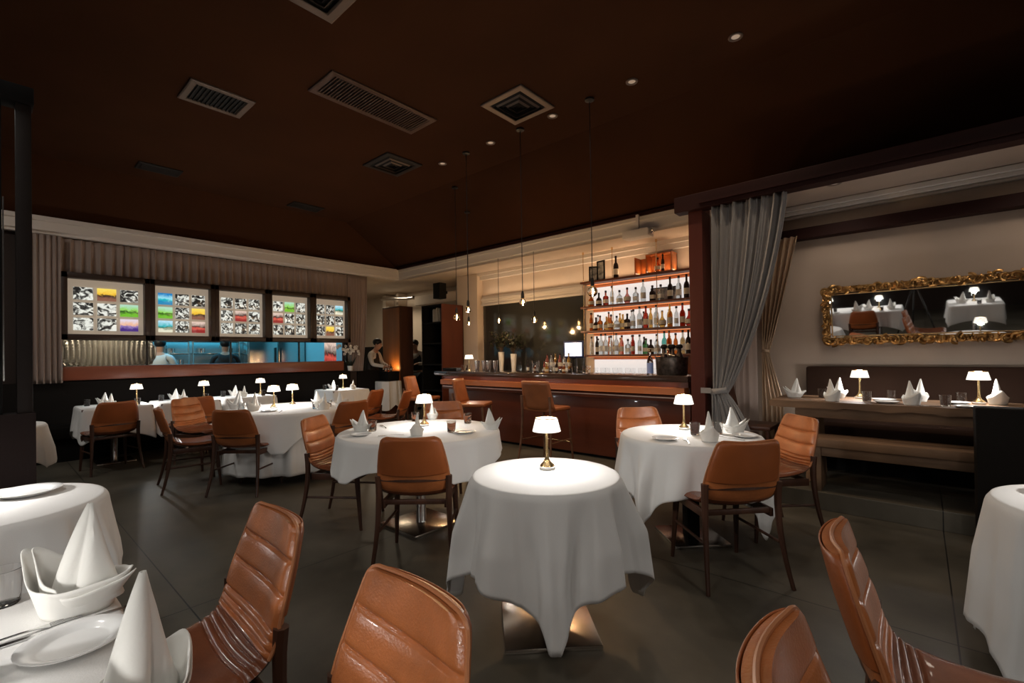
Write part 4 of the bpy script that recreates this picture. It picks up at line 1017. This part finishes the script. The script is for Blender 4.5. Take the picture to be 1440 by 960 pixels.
ROWS = [(SZ[1], 'upper bottle shelf', [('squat', 'amber'), ('squat', 'dark'), ('square', 'red'), ('slim', 'clear'), ('squat', 'clear'), ('decanter', 'pink'), ('square', 'clear'), ('tall', 'clear'), ('square', 'dark'), ('square', 'clear'), ('tall', 'dark'), ('tall', 'clear'), ('tall', 'dark'), ('tall', 'red'), ('slim', 'clear')]),
        (SZ[2], 'middle bottle shelf', [('slim', 'amber'), ('squat', 'dark'), ('square', 'amber'), ('squat', 'gold'), ('decanter', 'amber'), ('squat', 'clear'), ('square', 'gold'), ('square', 'dark'), ('slim', 'clear'), ('tall', 'clear'), ('tall', 'red'), ('slim', 'gold'), ('tall', 'clear'), ('decanter', 'gold'), ('tall', 'gold'), ('slim', 'clear'), ('tall', 'red'), ('decanter', 'red'), ('square', 'red'), ('slim', 'gold'), ('tall', 'dark')]),
        (SZ[3], 'lower bottle shelf', [('slim', 'clear'), ('slim', 'dark'), ('tall', 'clear'), ('tall', 'clear'), ('slim', 'clear'), ('tall', 'clear'), ('slim', 'pink'), ('square', 'clear'), ('slim', 'red'), ('slim', 'clear'), ('square', 'green'), ('squat', 'dark'), ('squat', 'clear'), ('tall', 'teal'), ('tall', 'amber'), ('slim', 'amber'), ('tall', 'clear'), ('tall', 'dark'), ('tall', 'clear'), ('slim', 'red'), ('tall', 'green')])]
for z, nm, items in ROWS:
    n = len(items)
    for i, (sh, c) in enumerate(items):
        x = SX0 + .10 + (2.06 if n < 18 else 2.08) * (i + .5) / n * 1.0
        bottle(x, 6.90 + random.uniform(-.02, .05), z, sh, c, f'{c} {sh} bottle on the {nm}, {ORD[i]} from the smoky mirror end', 'bottles on the ' + nm, 1.12)
# smaller back rank on the two lower shelves
for z, nm, n in ((SZ[2], 'middle', 10), (SZ[3], 'lower', 10)):
    for i in range(n):
        bottle(SX0 + .22 + 1.9 * i / (n - 1), 7.03, z, ['slim', 'tall'][i % 2], ['clear', 'amber', 'gold', 'clear', 'dark'][i % 5], f'{["slim", "tall"][i % 2]} bottle in the back rank of the {nm} shelf, {ORD[i]} from the mirror end', f'back rank bottles on the {nm} shelf', 1.0)
# glasses in the lowest bay
for i in range(12):
    place('glass', glass0, (SX0 + .22 + .115 * i, 6.93 + .04 * (i % 2), 1.011), 0, f'upturned tumbler in the lit bay under the lowest shelf, {ORD[i]} from the mirror end', 'tumblers in the lowest lit bay', 1.1)
# things on the top shelf
def display_case():
    rt = empty('display_case', (-3.05, 6.86, SZ[0]), 0, 'open orange wooden display case holding a bottle on the topmost shelf', 'case'); o_ = M['orangewood']
    om = mat('lacquered_orange', (.42, .12, .03), .25, coat=.4)
    MB().box(-.16, .26, .20, .22, 0, .30).build('back_panel', om, rt)
    for b_ in ((-.16, .26, 0, .22, 0, .018), (-.16, .26, 0, .22, .282, .30), (.242, .26, 0, .22, .018, .282), (-.16, -.142, 0, .22, .018, .282)): MB().box(*b_, .002).build('side_panel', om, rt)
    MB().box(-.34, -.325, -.02, .2, 0, .28, .003).build('door', om, rt); MB().box(-.325, -.16, .185, .2, 0, .28, .003).build('door', om, rt)
display_case()
bottle(-3.05, 6.95, SZ[0] + .019, 'decanter', 'amber', 'amber decanter inside the orange display case', 'bottles on the topmost shelf', 1.0); bottle(-2.96, 6.93, SZ[0] + .019, 'slim', 'dark', 'slim dark bottle inside the orange display case', 'bottles on the topmost shelf', .95)
bottle(-3.76, 6.92, SZ[0], 'tall', 'dark', 'tall dark bottle standing alone on the topmost shelf', 'bottles on the topmost shelf', 1.2)
def photo_frame(x, w, h, rz, label):
    rt = empty('framed_picture', (x, 6.92, SZ[0]), rz, label, 'picture frame', 'framed pictures on the topmost shelf'); t = .022
    MB().box(-w / 2, -w / 2 + t, 0, .02, 0, h).box(w / 2 - t, w / 2, 0, .02, 0, h).box(-w / 2, w / 2, 0, .02, 0, t).box(-w / 2, w / 2, 0, .02, h - t, h).build('frame', M['black'], rt)
    MB().box(-w / 2 + t, w / 2 - t, .008, .016, t, h - t).build('picture', mat('grey_print', (.35, .33, .30), .5, nscale=12, namt=.9), rt)
photo_frame(-4.18, .17, .26, .5, 'black framed picture standing at the mirror end of the topmost shelf'); photo_frame(-4.05, .17, .34, -.2, 'taller black framed picture with an oval print on the topmost shelf')
rt = empty('framed_picture', (-2.99, 7.0, SZ[1]), 0, 'black framed panel leaning behind the bottles of the upper shelf', 'picture frame')
MB().box(-.22, .22, .03, .05, 0, .22, .002).build('frame', M['black'], rt); MB().box(-.20, .20, .024, .03, .02, .20).build('picture', mat('silver_print', (.5, .5, .52), .3, nscale=9, namt=.8), rt)
# projector hanging on the cornice
rt = empty('projector', (-3.05, 6.28, 3.02), 0, 'white projector with a lens hanging at the cornice above the bar shelves', 'projector')
MB().box(-.20, .20, -.10, .10, 0, .11, .01).build('body', M['cornice'], rt); MB().tube([(.20, -.02, .06), (.27, -.05, .07)], .035, 12).build('lens', M['steel'], rt); MB().box(-.02, .02, -.02, .02, .11, .34).build('mount', M['cornice'], rt)

# bar items
zb = 1.0965
def pos_screen():
    rt = empty('pos_terminal', (-3.62, 5.42, zb), math.radians(14), 'lit touch screen till on a black stand on the bar', 'till')
    MB().box(-.15, .15, -.01, .02, .20, .44, .01).build('bezel', mat('dark_blue_bezel', (.01, .02, .08), .3), rt)  # bezel plastic is dark blue
    m, N, L, B = new_mat('till_screen'); tc = N.new('ShaderNodeTexCoord'); br = N.new('ShaderNodeTexBrick'); L.new(tc.outputs['Generated'], br.inputs[0])
    mp = N.new('ShaderNodeMapping'); L.new(tc.outputs['Generated'], mp.inputs[0]); mp.inputs['Rotation'].default_value = (math.radians(90), 0, 0); L.new(mp.outputs[0], br.inputs[0])
    br.inputs['Color1'].default_value = (.75, .85, 1, 1); br.inputs['Color2'].default_value = (.5, .7, 1, 1); br.inputs['Mortar'].default_value = (.1, .15, .3, 1); br.inputs['Scale'].default_value = 2.2; br.inputs['Mortar Size'].default_value = .02
    L.new(br.outputs[0], B.inputs['Emission Color']); B.inputs['Emission Strength'].default_value = 1.0
    MB().box(-.125, .125, -.013, -.009, .225, .415).build('screen', m, rt, smooth=False)
    MB().box(-.03, .03, .02, .06, 0, .25, .004).box(-.10, .10, -.03, .12, 0, .02, .006).build('stand', M['blackmetal'], rt)
pos_screen()
def shaker(x, y, label):
    mb = MB().lathe([(.001, 0), (.030, 0), (.032, .01), (.044, .17), (.042, .172), (.001, .165)], (x, y, zb), 18); tag(mb.build('mixing_tin', M['steel']), label, 'shaker', 'steel mixing tins on the bar')
for i, x in enumerate((-5.33, -5.20, -5.07, -4.96)): shaker(x, 5.22 + .03 * (i % 2), ['steel mixing tin nearest the bar lamp', 'second steel mixing tin from the bar lamp', 'third steel mixing tin from the bar lamp', 'steel mixing tin farthest from the bar lamp'][i])
lmp(-5.55, 5.25, 'brass table lamp with small shade on the far end of the bar', zb); gls(-5.60, 5.17, 'tumbler in front of the lamp on the far end of the bar', zb, 1.2); gls(-5.47, 5.18, 'tumbler between the bar lamp and the mixing tins', zb, 1.2)
# jug group and bitters bottles
mb = MB().lathe([(.001, 0), (.05, 0), (.055, .17), (.052, .17), (.047, .012), (.001, .01)], (-4.12, 5.20, zb), 20, cap=False); tag(mb.build('glass_jug', M['glass']), 'large clear mixing glass on the bar before the condiment tray', 'jug')
mb = MB(); mb.box(-.22, .22, -.08, .08, 0, .05, .008).box(-.22, .22, .04, .08, .05, .13, .008)
ct = mb.build('condiment_tray', M['steel']); ct.location = (-3.87, 5.38, zb); tag(ct, 'steel condiment tray behind the small bottles on the bar', 'tray')
for i in range(9):
    c = ['dark', 'amber', 'clear', 'pink', 'gold', 'clear', 'dark', 'amber', 'clear'][i]
    bottle(-4.28 + .085 * i, 5.22 + .06 * (i % 2), zb, ['slim', 'squat', 'slim'][i % 3], c, f'small {c} bitters bottle on the bar before the till, {ORD[i]} from the mixing tins', 'small bottles on the bar', .62)
for i in range(6):
    bottle(-4.05 + .075 * i, 5.38, zb + .052, 'slim', ['pink', 'clear', 'gold'][i % 3], f'slim bottle standing in the condiment tray, {ORD[i]} from the mixing tins', 'bottles in the condiment tray', .78)
gls(-3.36, 5.30, 'tumbler on the bar on the column side of the till', zb, 1.1); gls(-3.27, 5.22, 'tumbler nearest the lit bay on the bar', zb, 1.1); gls(-3.45, 5.18, 'tumbler in front of the till on the bar', zb, 1.1)
def bucket():
    rt = empty('wine_cooler', (-2.20, 5.36, zb), 0, 'large dark metal wine cooler standing at the column end of the bar', 'wine cooler')
    MB().lathe([(.001, 0), (.17, 0), (.175, .01), (.185, .20), (.19, .205), (.178, .205), (.165, .02), (.001, .018)], n=30, cap=False).build('tub', mat('smoked_metal', (.10, .085, .075), .3, .7, nscale=25, namt=.6), rt)
    MB().tube([(-.18, 0, .17), (-.21, 0, .21), (-.16, 0, .24), (-.02, -.12, .25), (.10, -.15, .22)], .006).build('handle', M['steel'], rt)
bucket()
for i in range(6):
    a = i * 1.05; x, y = -2.20 + .10 * math.cos(a), 5.36 + .10 * math.sin(a)
    rt = empty('champagne_bottle', (x, y, zb + .022), a, ['champagne bottle with a round dark foil cap in the wine cooler, nearest the column', 'champagne bottle at the back of the wine cooler by the column', 'champagne bottle at the back of the wine cooler by the shelves', 'champagne bottle nearest the till in the wine cooler', 'champagne bottle at the front of the wine cooler', 'champagne bottle at the front of the wine cooler by the column'][i], 'bottle', 'champagne bottles in the wine cooler')
    MB().lathe([(.001, 0), (.042, 0), (.044, .02), (.044, .15), (.036, .19), (.018, .23), (.015, .28)], n=16).build('body', M['foil'], rt); MB().ball((0, 0, .305), .034, 1, 1, .8).build('foil_cap', M['black'], rt)
rt = empty('blue_bottle', (-2.36, 5.12, zb), 0, 'clear bottle with a pale blue label in front of the wine cooler', 'bottle')
MB().lathe([(.001, 0), (.036, 0), (.036, .15), (.028, .19), (.014, .22), (.013, .27), (.001, .27)], n=16).build('body', M['glass'], rt); MB().lathe([(.037, .02), (.037, .14)], n=16, cap=False).build('paper_label', mat('blue_label', (.25, .35, .7), .5), rt); MB().lathe([(.001, .27), (.017, .27), (.017, .30), (.001, .30)], n=12).build('cap', M['brass'], rt)
tag(MB().box(-6.1, -5.75, 5.15, 5.45, zb, zb + .05, .006).build('menu_stack', M['black']), 'flat black menu folder lying at the far end of the bar', 'folder')
# vase with branches on the back counter
def vase(x, y, z, label, h=.40, seed=1):
    rt = empty('flower_vase', (x, y, z), 0, label, 'vase', 'white flower vases'); MB().lathe([(.001, 0), (.035, 0), (.037, .01), (.062, h), (.058, h), (.034, .015)], n=22, cap=False).build('vase', M['pot'], rt)
    r = random.Random(seed); st_ = MB(); lf = MB()
    for k in range(40):
        a = r.uniform(0, 6.28); sp = r.uniform(.05, .26); hh = r.uniform(.12, .42); tip = Vector((sp * math.cos(a), sp * math.sin(a), h + hh)); st_.tube([(0, 0, h - .05), (tip.x * .35, tip.y * .35, h + hh * .6), tip], [.003, .0025, .0015], 5)
        for q in range(5):
            t = r.uniform(.35, 1); c = Vector((tip.x * t, tip.y * t, h + hh * (t ** .7))); d = Vector((r.uniform(-1, 1), r.uniform(-1, 1), r.uniform(-.4, 1))).normalized(); n_ = d.cross(Vector((r.random(), r.random(), r.random()))).normalized(); l_ = r.uniform(.05, .10)
            lf.face([c, c + d * l_ * .5 + n_ * l_ * .3, c + d * l_, c + d * l_ * .5 - n_ * l_ * .3])
    st_.build('stem', M['plant_stem'], rt); lf.build('foliage', M['leaf'], rt, norm=False)
vase(-5.88, 6.74, 1.011, 'second white vase of dark branches beside the first on the back counter', .36, 4)
vase(-6.20, 6.74, 1.011, 'tall white vase of dark branches on the back counter before the smoky mirror')

# ------------------------------------------------------------------ corridor cabinets
rt = empty('tall_cabinet', (-9.72, 6.35, 0), 0, 'tall orange veneered cabinet behind the waiter', 'cabinet')
MB().box(0, .72, 0, .36, 0, 2.52, .004).build('body', M['cabwood'], rt); MB().box(.03, .70, -.015, 0, .03, 2.48, .003).build('door', M['orangewood'], rt)
rt = empty('bookcase', (-8.14, 6.30, 0), 0, 'dark open bookcase with folders on its top shelf behind the bar', 'bookcase'); w, d, h = .68, .60, 2.44
MB().box(0, .03, 0, d, 0, h).build('side_panel', M['black'], rt); MB().box(w - .03, w, 0, d, 0, h).build('side_panel', mat('red_brown_veneer', (.085, .020, .009), .5, nscale=5, namt=.2, stretch=(1, 1, .15)), rt); MB().box(0, w, d - .02, d, 0, h).build('back_panel', M['black'], rt)
for z in (0, .6, 1.15, 1.60, 2.04, 2.41): MB().box(.03, w - .03, 0, d - .02, z, z + .03).build('shelf', M['black'], rt)
for i, (x, hh) in enumerate(((.34, .26), (.38, .28), (.43, .27), (.48, .30), (.54, .26))):
    b = MB().box(-.016, .016, 0, .24, 0, hh, .003).build('ring_binder', mat('grey_binder', (.30, .27, .24), .6)); b.location = (-8.14 + x, 6.34, 2.071); b.rotation_euler = (0, math.radians(-6 if i % 2 else 0), 0)
    tag(b, ['grey binder nearest the shelf middle', 'second grey binder, leaning slightly', 'third grey binder, upright', 'tallest grey binder, leaning', 'grey binder against the bookcase side'][i] + ' on the top shelf of the dark bookcase', 'binder', 'binders in the bookcase')
tag(MB().box(-.11, .11, -.1, .1, 0, .34, .01).build('loudspeaker', M['black']), 'black loudspeaker fixed on the cream wall above the bookcase', 'loudspeaker').location = (-7.88, 6.60, 2.60)
tag(MB().box(-.05, .05, -.02, .06, .1, .16).build('bracket', M['black']), 'black bracket behind the loudspeaker above the bookcase', 'bracket').location = (-7.88, 6.72, 2.62)
# ducts on the corridor wall
tag(MB().tube([(-11.2, 7.3, 2.95), (-10.0, 7.3, 2.86), (-9.75, 7.3, 2.86)], .05, 12).build('pipe', M['steel']), 'metal duct pipe below the corridor ceiling', 'pipe')
o = MB(); o.box(-9.6, -7.75, 7.2, 7.9, 2.62, 2.86, .03); tag(o.build('air_duct', M['plaster']), 'boxy cream air duct over the tall cabinet', 'duct')
tag(MB().box(-11.6, -11.45, 7.6, 7.88, 0, 3.1).box(-10.95, -10.85, 7.6, 7.88, 0, 3.1).build('door_frame', M['plaster']), 'cream door frame on the corridor wall beyond the curtain', 'door frame')
tag(MB().box(-11.75, -10.45, 6.95, 7.35, 0, 1.62, .01).build('dark_cabinet', M['black']), 'low black cabinet behind the waiter head', 'cabinet')
# waiter station
rt = empty('service_station', (-9.05, 6.03, 0), 0, 'white clothed service stand with a black tray box beside the waiter', 'stand')
def mini_cloth():
    P = []
    for s_, z in ((.24, .80), (.25, .79), (.26, .60), (.27, .40), (.29, .28)):
        P.append([Vector((s_ * 1.05 * math.cos(a) * (1.15 if abs(math.sin(2 * a)) > .8 else 1) + .01 * math.sin(9 * a), s_ * math.sin(a) * (1.15 if abs(math.sin(2 * a)) > .8 else 1), z - (.12 * abs(math.sin(2 * a)) if z < .3 else 0))) for a in np.linspace(0, 2 * PI, 72, endpoint=False)])
    mb = MB(); V = mb.grid(P, closev=True); mb.bm.faces.new(V[0]); return mb
mini_cloth().build('cloth', M['linen'], rt, norm=True); MB().box(-.2, .2, -.2, .2, .0, .79).build('stand_body', M['cabwood'], rt)
tag(MB().box(-9.28, -8.84, 5.90, 6.20, .805, 1.02, .01).build('tray_box', M['black']), 'black tray box standing on the clothed service stand', 'box')
for i in range(4): bottle(-9.20 + .1 * i, 6.02, 1.021, 'slim', ['gold', 'clear', 'amber', 'dark'][i], ['golden', 'clear', 'amber', 'dark'][i] + ' bottle on the tray box beside the waiter', 'bottles on the tray box', .6)
# orchid
def orchid():
    rt = empty('potted_orchid', (XL + .10, 5.14, 1.065), 0, 'white orchid in a small white pot beside the end of the ledge', 'plant')
    MB().lathe([(.001, 0), (.045, 0), (.06, .10), (.055, .10), (.04, .02)], n=18, cap=False).build('pot', M['pot'], rt)
    r = random.Random(3); st_ = MB(); fl = MB(); lf = MB()
    for k, (dx, dy) in enumerate(((.05, -.25), (.06, .12), (.02, -.10), (.04, .0))):
        st_.tube([(0, 0, .06), (dx * .3, dy * .3, .35), (dx * .8, dy * .9, .52), (dx, dy * 1.5, .50)], [.005, .004, .003, .002], 6)
        for q in range(7):
            t = q / 6; c = Vector((dx * (.6 + .4 * t) + r.uniform(-.03, .03), dy * (.4 + 1.1 * t), .40 + .10 * math.sin(PI * t) + r.uniform(-.05, .05)))
            for w_ in range(5):
                a = w_ * 2 * PI / 5 + r.random(); fl.ball(c + Vector((.012, .02 * math.cos(a), .02 * math.sin(a))), .016, .35, 1, 1, 6)
    for k in range(7):
        a = k * .9; pts = [Vector((.03 * math.cos(a), .03 * math.sin(a), .09)), Vector((.05 * math.cos(a), .09 * math.sin(a), .19)), Vector((.08 * math.cos(a), .15 * math.sin(a), .20 + .1 * (k % 2)))]
        lf.tube(pts, [.010, .018, .003], 6)
    st_.build('stem', M['leaf'], rt); fl.build('blossom', M['petal'], rt); lf.build('foliage', M['leaf'], rt)
orchid()

# ------------------------------------------------------------------ people
def person(loc, rz, label, pose, shirt, vest=True, hair=True, cap_=None, scale=1.0):
    """skinned body; +Y is forwards"""
    J = {}
    lean = pose.get('lean', 0)
    def v(n, x, y, z, r): J[n] = (Vector((x, y, z)), r)
    v('pelvis', 0, 0, .95, .145); v('waist', 0, lean * .25, 1.10, .125); v('chest', 0, lean * .6, 1.30, .145); v('neck0', 0, lean, 1.44, .075); v('neck', 0, lean + .015, 1.50, .052)
    E_ = [('pelvis', 'waist'), ('waist', 'chest'), ('chest', 'neck0'), ('neck0', 'neck')]
    for s_, n in ((-1, 'l'), (1, 'r')):
        v('hip' + n, s_ * .09, 0, .88, .095); v('knee' + n, s_ * .10, .015, .49, .058); v('ankle' + n, s_ * .10, -.02, .09, .040); v('toe' + n, s_ * .11, .13, .035, .034)
        E_ += [('pelvis', 'hip' + n), ('hip' + n, 'knee' + n), ('knee' + n, 'ankle' + n), ('ankle' + n, 'toe' + n)]
        sh = Vector((s_ * .185, lean * .9, 1.40)); v('sh' + n, *sh, .058)
        el = Vector(pose['el' + n]); wr = Vector(pose['wr' + n]); v('el' + n, *el, .041); v('wr' + n, *wr, .027)
        E_ += [('neck0', 'sh' + n), ('sh' + n, 'el' + n), ('el' + n, 'wr' + n)]
    rt = empty('person', loc, rz, label, 'person')
    def skin(name, edges, m, grow=0):
        names = []; 
        for a, b in edges:
            for q in (a, b):
                if q not in names: names.append(q)
        me = bpy.data.meshes.new(name); me.from_pydata([J[q][0] for q in names], [(names.index(a), names.index(b)) for a, b in edges], [])
        ob = bpy.data.objects.new(name, me); COL.objects.link(ob); ob.parent = rt
        md = ob.modifiers.new('sk', 'SKIN'); md.use_smooth_shade = True
        for i, q in enumerate(names):
            sv = me.skin_vertices[0].data[i]; r = J[q][1] + grow; sv.radius = (r * (1.25 if q in ('pelvis', 'waist', 'chest') else 1), r * (.82 if q in ('pelvis', 'waist', 'chest') else 1)); sv.use_root = (i == 0)
        sd = ob.modifiers.new('sd', 'SUBSURF'); sd.levels = 2; sd.render_levels = 2; me.materials.append(m); return ob
    # head and hands join the body mesh chain
    hd = Vector((0, lean + .04 + pose.get('head', 0), 1.62)); v('head0', hd.x, hd.y - .02, 1.55, .070); v('head', hd.x, hd.y, 1.63, .092); v('crown', hd.x, hd.y - .01, 1.70, .070); v('nose', hd.x, hd.y + .10, 1.615, .014); 
    body_e = E_ + [('neck', 'head0'), ('head0', 'head'), ('head', 'crown'), ('head', 'nose')]
    for s_, n in ((-1, 'l'), (1, 'r')):
        d = (J['wr' + n][0] - J['el' + n][0]).normalized(); side = d.cross(Vector((0, 0, 1))); side = side.normalized() if side.length > .1 else Vector((1, 0, 0)); up = side.cross(d)
        wr = J['wr' + n][0]; pl = wr + d * .045; v('palm' + n, *pl, .030); body_e.append(('wr' + n, 'palm' + n))
        for k in range(4):
            off = side * (.026 * (k - 1.5) * .62); L_ = (.040, .046, .043, .034)[k]; a = pl + d * .03 + off; b = a + d * L_ * .7 - up * .008; c = b + d * L_ * .45 - up * .02
            v(f'f{n}{k}a', *a, .010); v(f'f{n}{k}b', *b, .0085); v(f'f{n}{k}c', *c, .0075); body_e += [('palm' + n, f'f{n}{k}a'), (f'f{n}{k}a', f'f{n}{k}b'), (f'f{n}{k}b', f'f{n}{k}c')]
        a = pl + side * (.034 * -s_); b = a + d * .028 + side * (.012 * -s_) - up * .008; v('t' + n + 'a', *a, .011); v('t' + n + 'b', *b, .009); body_e += [('palm' + n, 't' + n + 'a'), ('t' + n + 'a', 't' + n + 'b')]
    skin('body', body_e, M['skin'])
    skin('shirt', [('waist', 'chest'), ('chest', 'neck0'), ('neck0', 'shl'), ('shl', 'ell'), ('ell', 'wrl'), ('neck0', 'shr'), ('shr', 'elr'), ('elr', 'wrr'), ('pelvis', 'waist')], shirt, .010)
    if vest:
        J2 = dict(J); J['vs_l'] = (J['shl'][0] * .8 + J['neck0'][0] * .2 + Vector((0, 0, .004)), .056); J['vs_r'] = (J['shr'][0] * .8 + J['neck0'][0] * .2 + Vector((0, 0, .004)), .056)
        skin('vest', [('pelvis', 'waist'), ('waist', 'chest'), ('chest', 'vs_l'), ('chest', 'vs_r')], M['vest'], .040)
    skin('trousers', [('pelvis', 'hipl'), ('hipl', 'kneel'), ('kneel', 'anklel'), ('pelvis', 'hipr'), ('hipr', 'kneer'), ('kneer', 'ankler')], M['trousers'], .014)
    hc = MB(); hc.ball((hd.x, hd.y - .022, 1.685), .100, .92, 1.05, .88, 16); hob = hc.build('hair' if not cap_ else 'cap', cap_ or M['hair'], rt)
    mb = MB()
    for s_ in (-1, 1): mb.ball((s_ * .088, hd.y, 1.62), .02, .4, .8, 1.3, 8)
    mb.build('ear', M['skin'], rt)
    mb = MB()
    for s_ in (-1, 1): mb.ball((s_ * .032, hd.y + .083, 1.64), .010, 1, .6, .7, 8)
    mb.build('eye', M['hair'], rt)
    mb = MB(); mb.ball((0, hd.y + .084, 1.575), .02, 1.1, .35, .25, 8); mb.build('mouth', mat('lips', (.35, .12, .09), .5), rt)
    for s_, n in ((-1, 'l'), (1, 'r')): MB().ball((s_ * .11, .06, .045), .055, .85, 1.9, .75, 12).build('shoe', M['black'], rt)
    rt.scale = (scale,) * 3
    return rt
person((-9.46, 5.86, 0), math.radians(-62), 'waiter in a black vest and white shirt bending over the service stand', dict(lean=.10, head=.05, ell=(-.22, .16, 1.20), wrl=(-.12, .40, 1.12), elr=(.22, .16, 1.18), wrr=(.14, .42, 1.13)), M['shirt'])
person((-9.62, 7.25, 0), math.radians(-150), 'second waiter in a white shirt half hidden between the tall cabinet and the bookcase', dict(lean=.03, ell=(-.24, .06, 1.16), wrl=(-.16, .26, 1.16), elr=(.24, .06, 1.16), wrr=(.16, .27, 1.14)), M['shirt'])
person((-10.3, 2.08, 0), math.radians(60), 'chef in a pale jacket and dark cap with his back to the kitchen window', dict(lean=.05, ell=(-.25, .10, 1.14), wrl=(-.15, .32, 1.12), elr=(.25, .10, 1.14), wrr=(.15, .32, 1.12)), M['greyshirt'], vest=False, cap_=M['hair'], scale=.985)
person((-10.2, 3.12, 0), math.radians(75), 'kitchen worker in a black vest with his back to the kitchen window', dict(lean=.03, ell=(-.25, .08, 1.14), wrl=(-.15, .30, 1.12), elr=(.25, .08, 1.14), wrr=(.15, .30, 1.12)), M['vest'], scale=.985)

# ------------------------------------------------------------------ lights of the place, with added uplights and alcove fill
def area(name, loc, rot, sx, sy, e, col, shape='RECTANGLE'):
    a = bpy.data.lights.new(name, 'AREA'); a.shape = shape; a.size = sx; a.size_y = sy; a.energy = e; a.color = col
    l = bpy.data.objects.new(name, a); COL.objects.link(l); l.location = loc; l.rotation_euler = rot; return l
area('kitchen_ceiling_light', (-10.8, 3.0, 2.85), (0, 0, 0), 2.0, 3.4, 85, (.07, .62, .95))
area('kitchen_entry_light', (-9.42, 1.2, 2.4), (0, math.radians(12), 0), .2, .8, 26, (1, .85, .6))
area('corridor_light', (-10.6, 6.7, 3.1), (0, 0, 0), .6, .6, 22, (1, .85, .62))
area('cabinet_light', (-9.14, 6.20, 1.06), (math.radians(155), 0, 0), .2, .05, 2.2, (1, .58, .18))
l = area('added_uplight', (-3.2, 6.98, 2.615), (math.radians(180 + 12), 0, 0), 2.2, .03, 6.5, (1, .66, .40))  # uplights added to warm the bar wall and ceiling slope
l = area('added_uplight', (-5.6, 7.02, 2.62), (math.radians(180 + 12), 0, 0), 2.6, .03, 2.5, (1, .72, .48))
for i, x in enumerate((-.6, .9)):  # downlights added to brighten the alcove wall
    rt = empty('recessed_downlight', (x, 5.50, 2.99), 0, ['added fill downlight in the alcove ceiling nearest the curtains', 'added fill downlight in the alcove ceiling over the divider end'][i], 'ceiling light', 'added alcove fill downlights')
    MB().lathe([(.036, -.001), (.06, -.001), (.06, -.010), (.036, -.008)], (0, 0, 0), 20, cap=False).build('trim_ring', M['ventmetal'], rt); MB().lathe([(.001, -.004), (.036, -.004)], (0, 0, 0), 20, cap=False).build('lens', M['downlens'], rt)
    l = bpy.data.objects.new('downlight_lamp', ADL if i else bpy.data.lights.new('alcove_downlight', 'SPOT')); COL.objects.link(l); l.parent = rt; l.location = (0, 0, -.02)
    ADL = l.data; ADL.energy = 22; ADL.spot_size = math.radians(165); ADL.spot_blend = 1; ADL.shadow_soft_size = .1; ADL.color = (1, .84, .68)
w = bpy.data.worlds.new('World'); SC.world = w; w.use_nodes = True; w.node_tree.nodes['Background'].inputs[0].default_value = (.5, .42, .35, 1); w.node_tree.nodes['Background'].inputs[1].default_value = .05

vs = SC.view_settings; vs.view_transform = 'Standard'; vs.look = 'None'; vs.gamma = 1; vs.use_curve_mapping = False; vs.exposure = 0.0
try: SC.cycles.use_denoising = True; SC.cycles.max_bounces = 8; SC.cycles.sample_clamp_indirect = 4
except Exception: pass
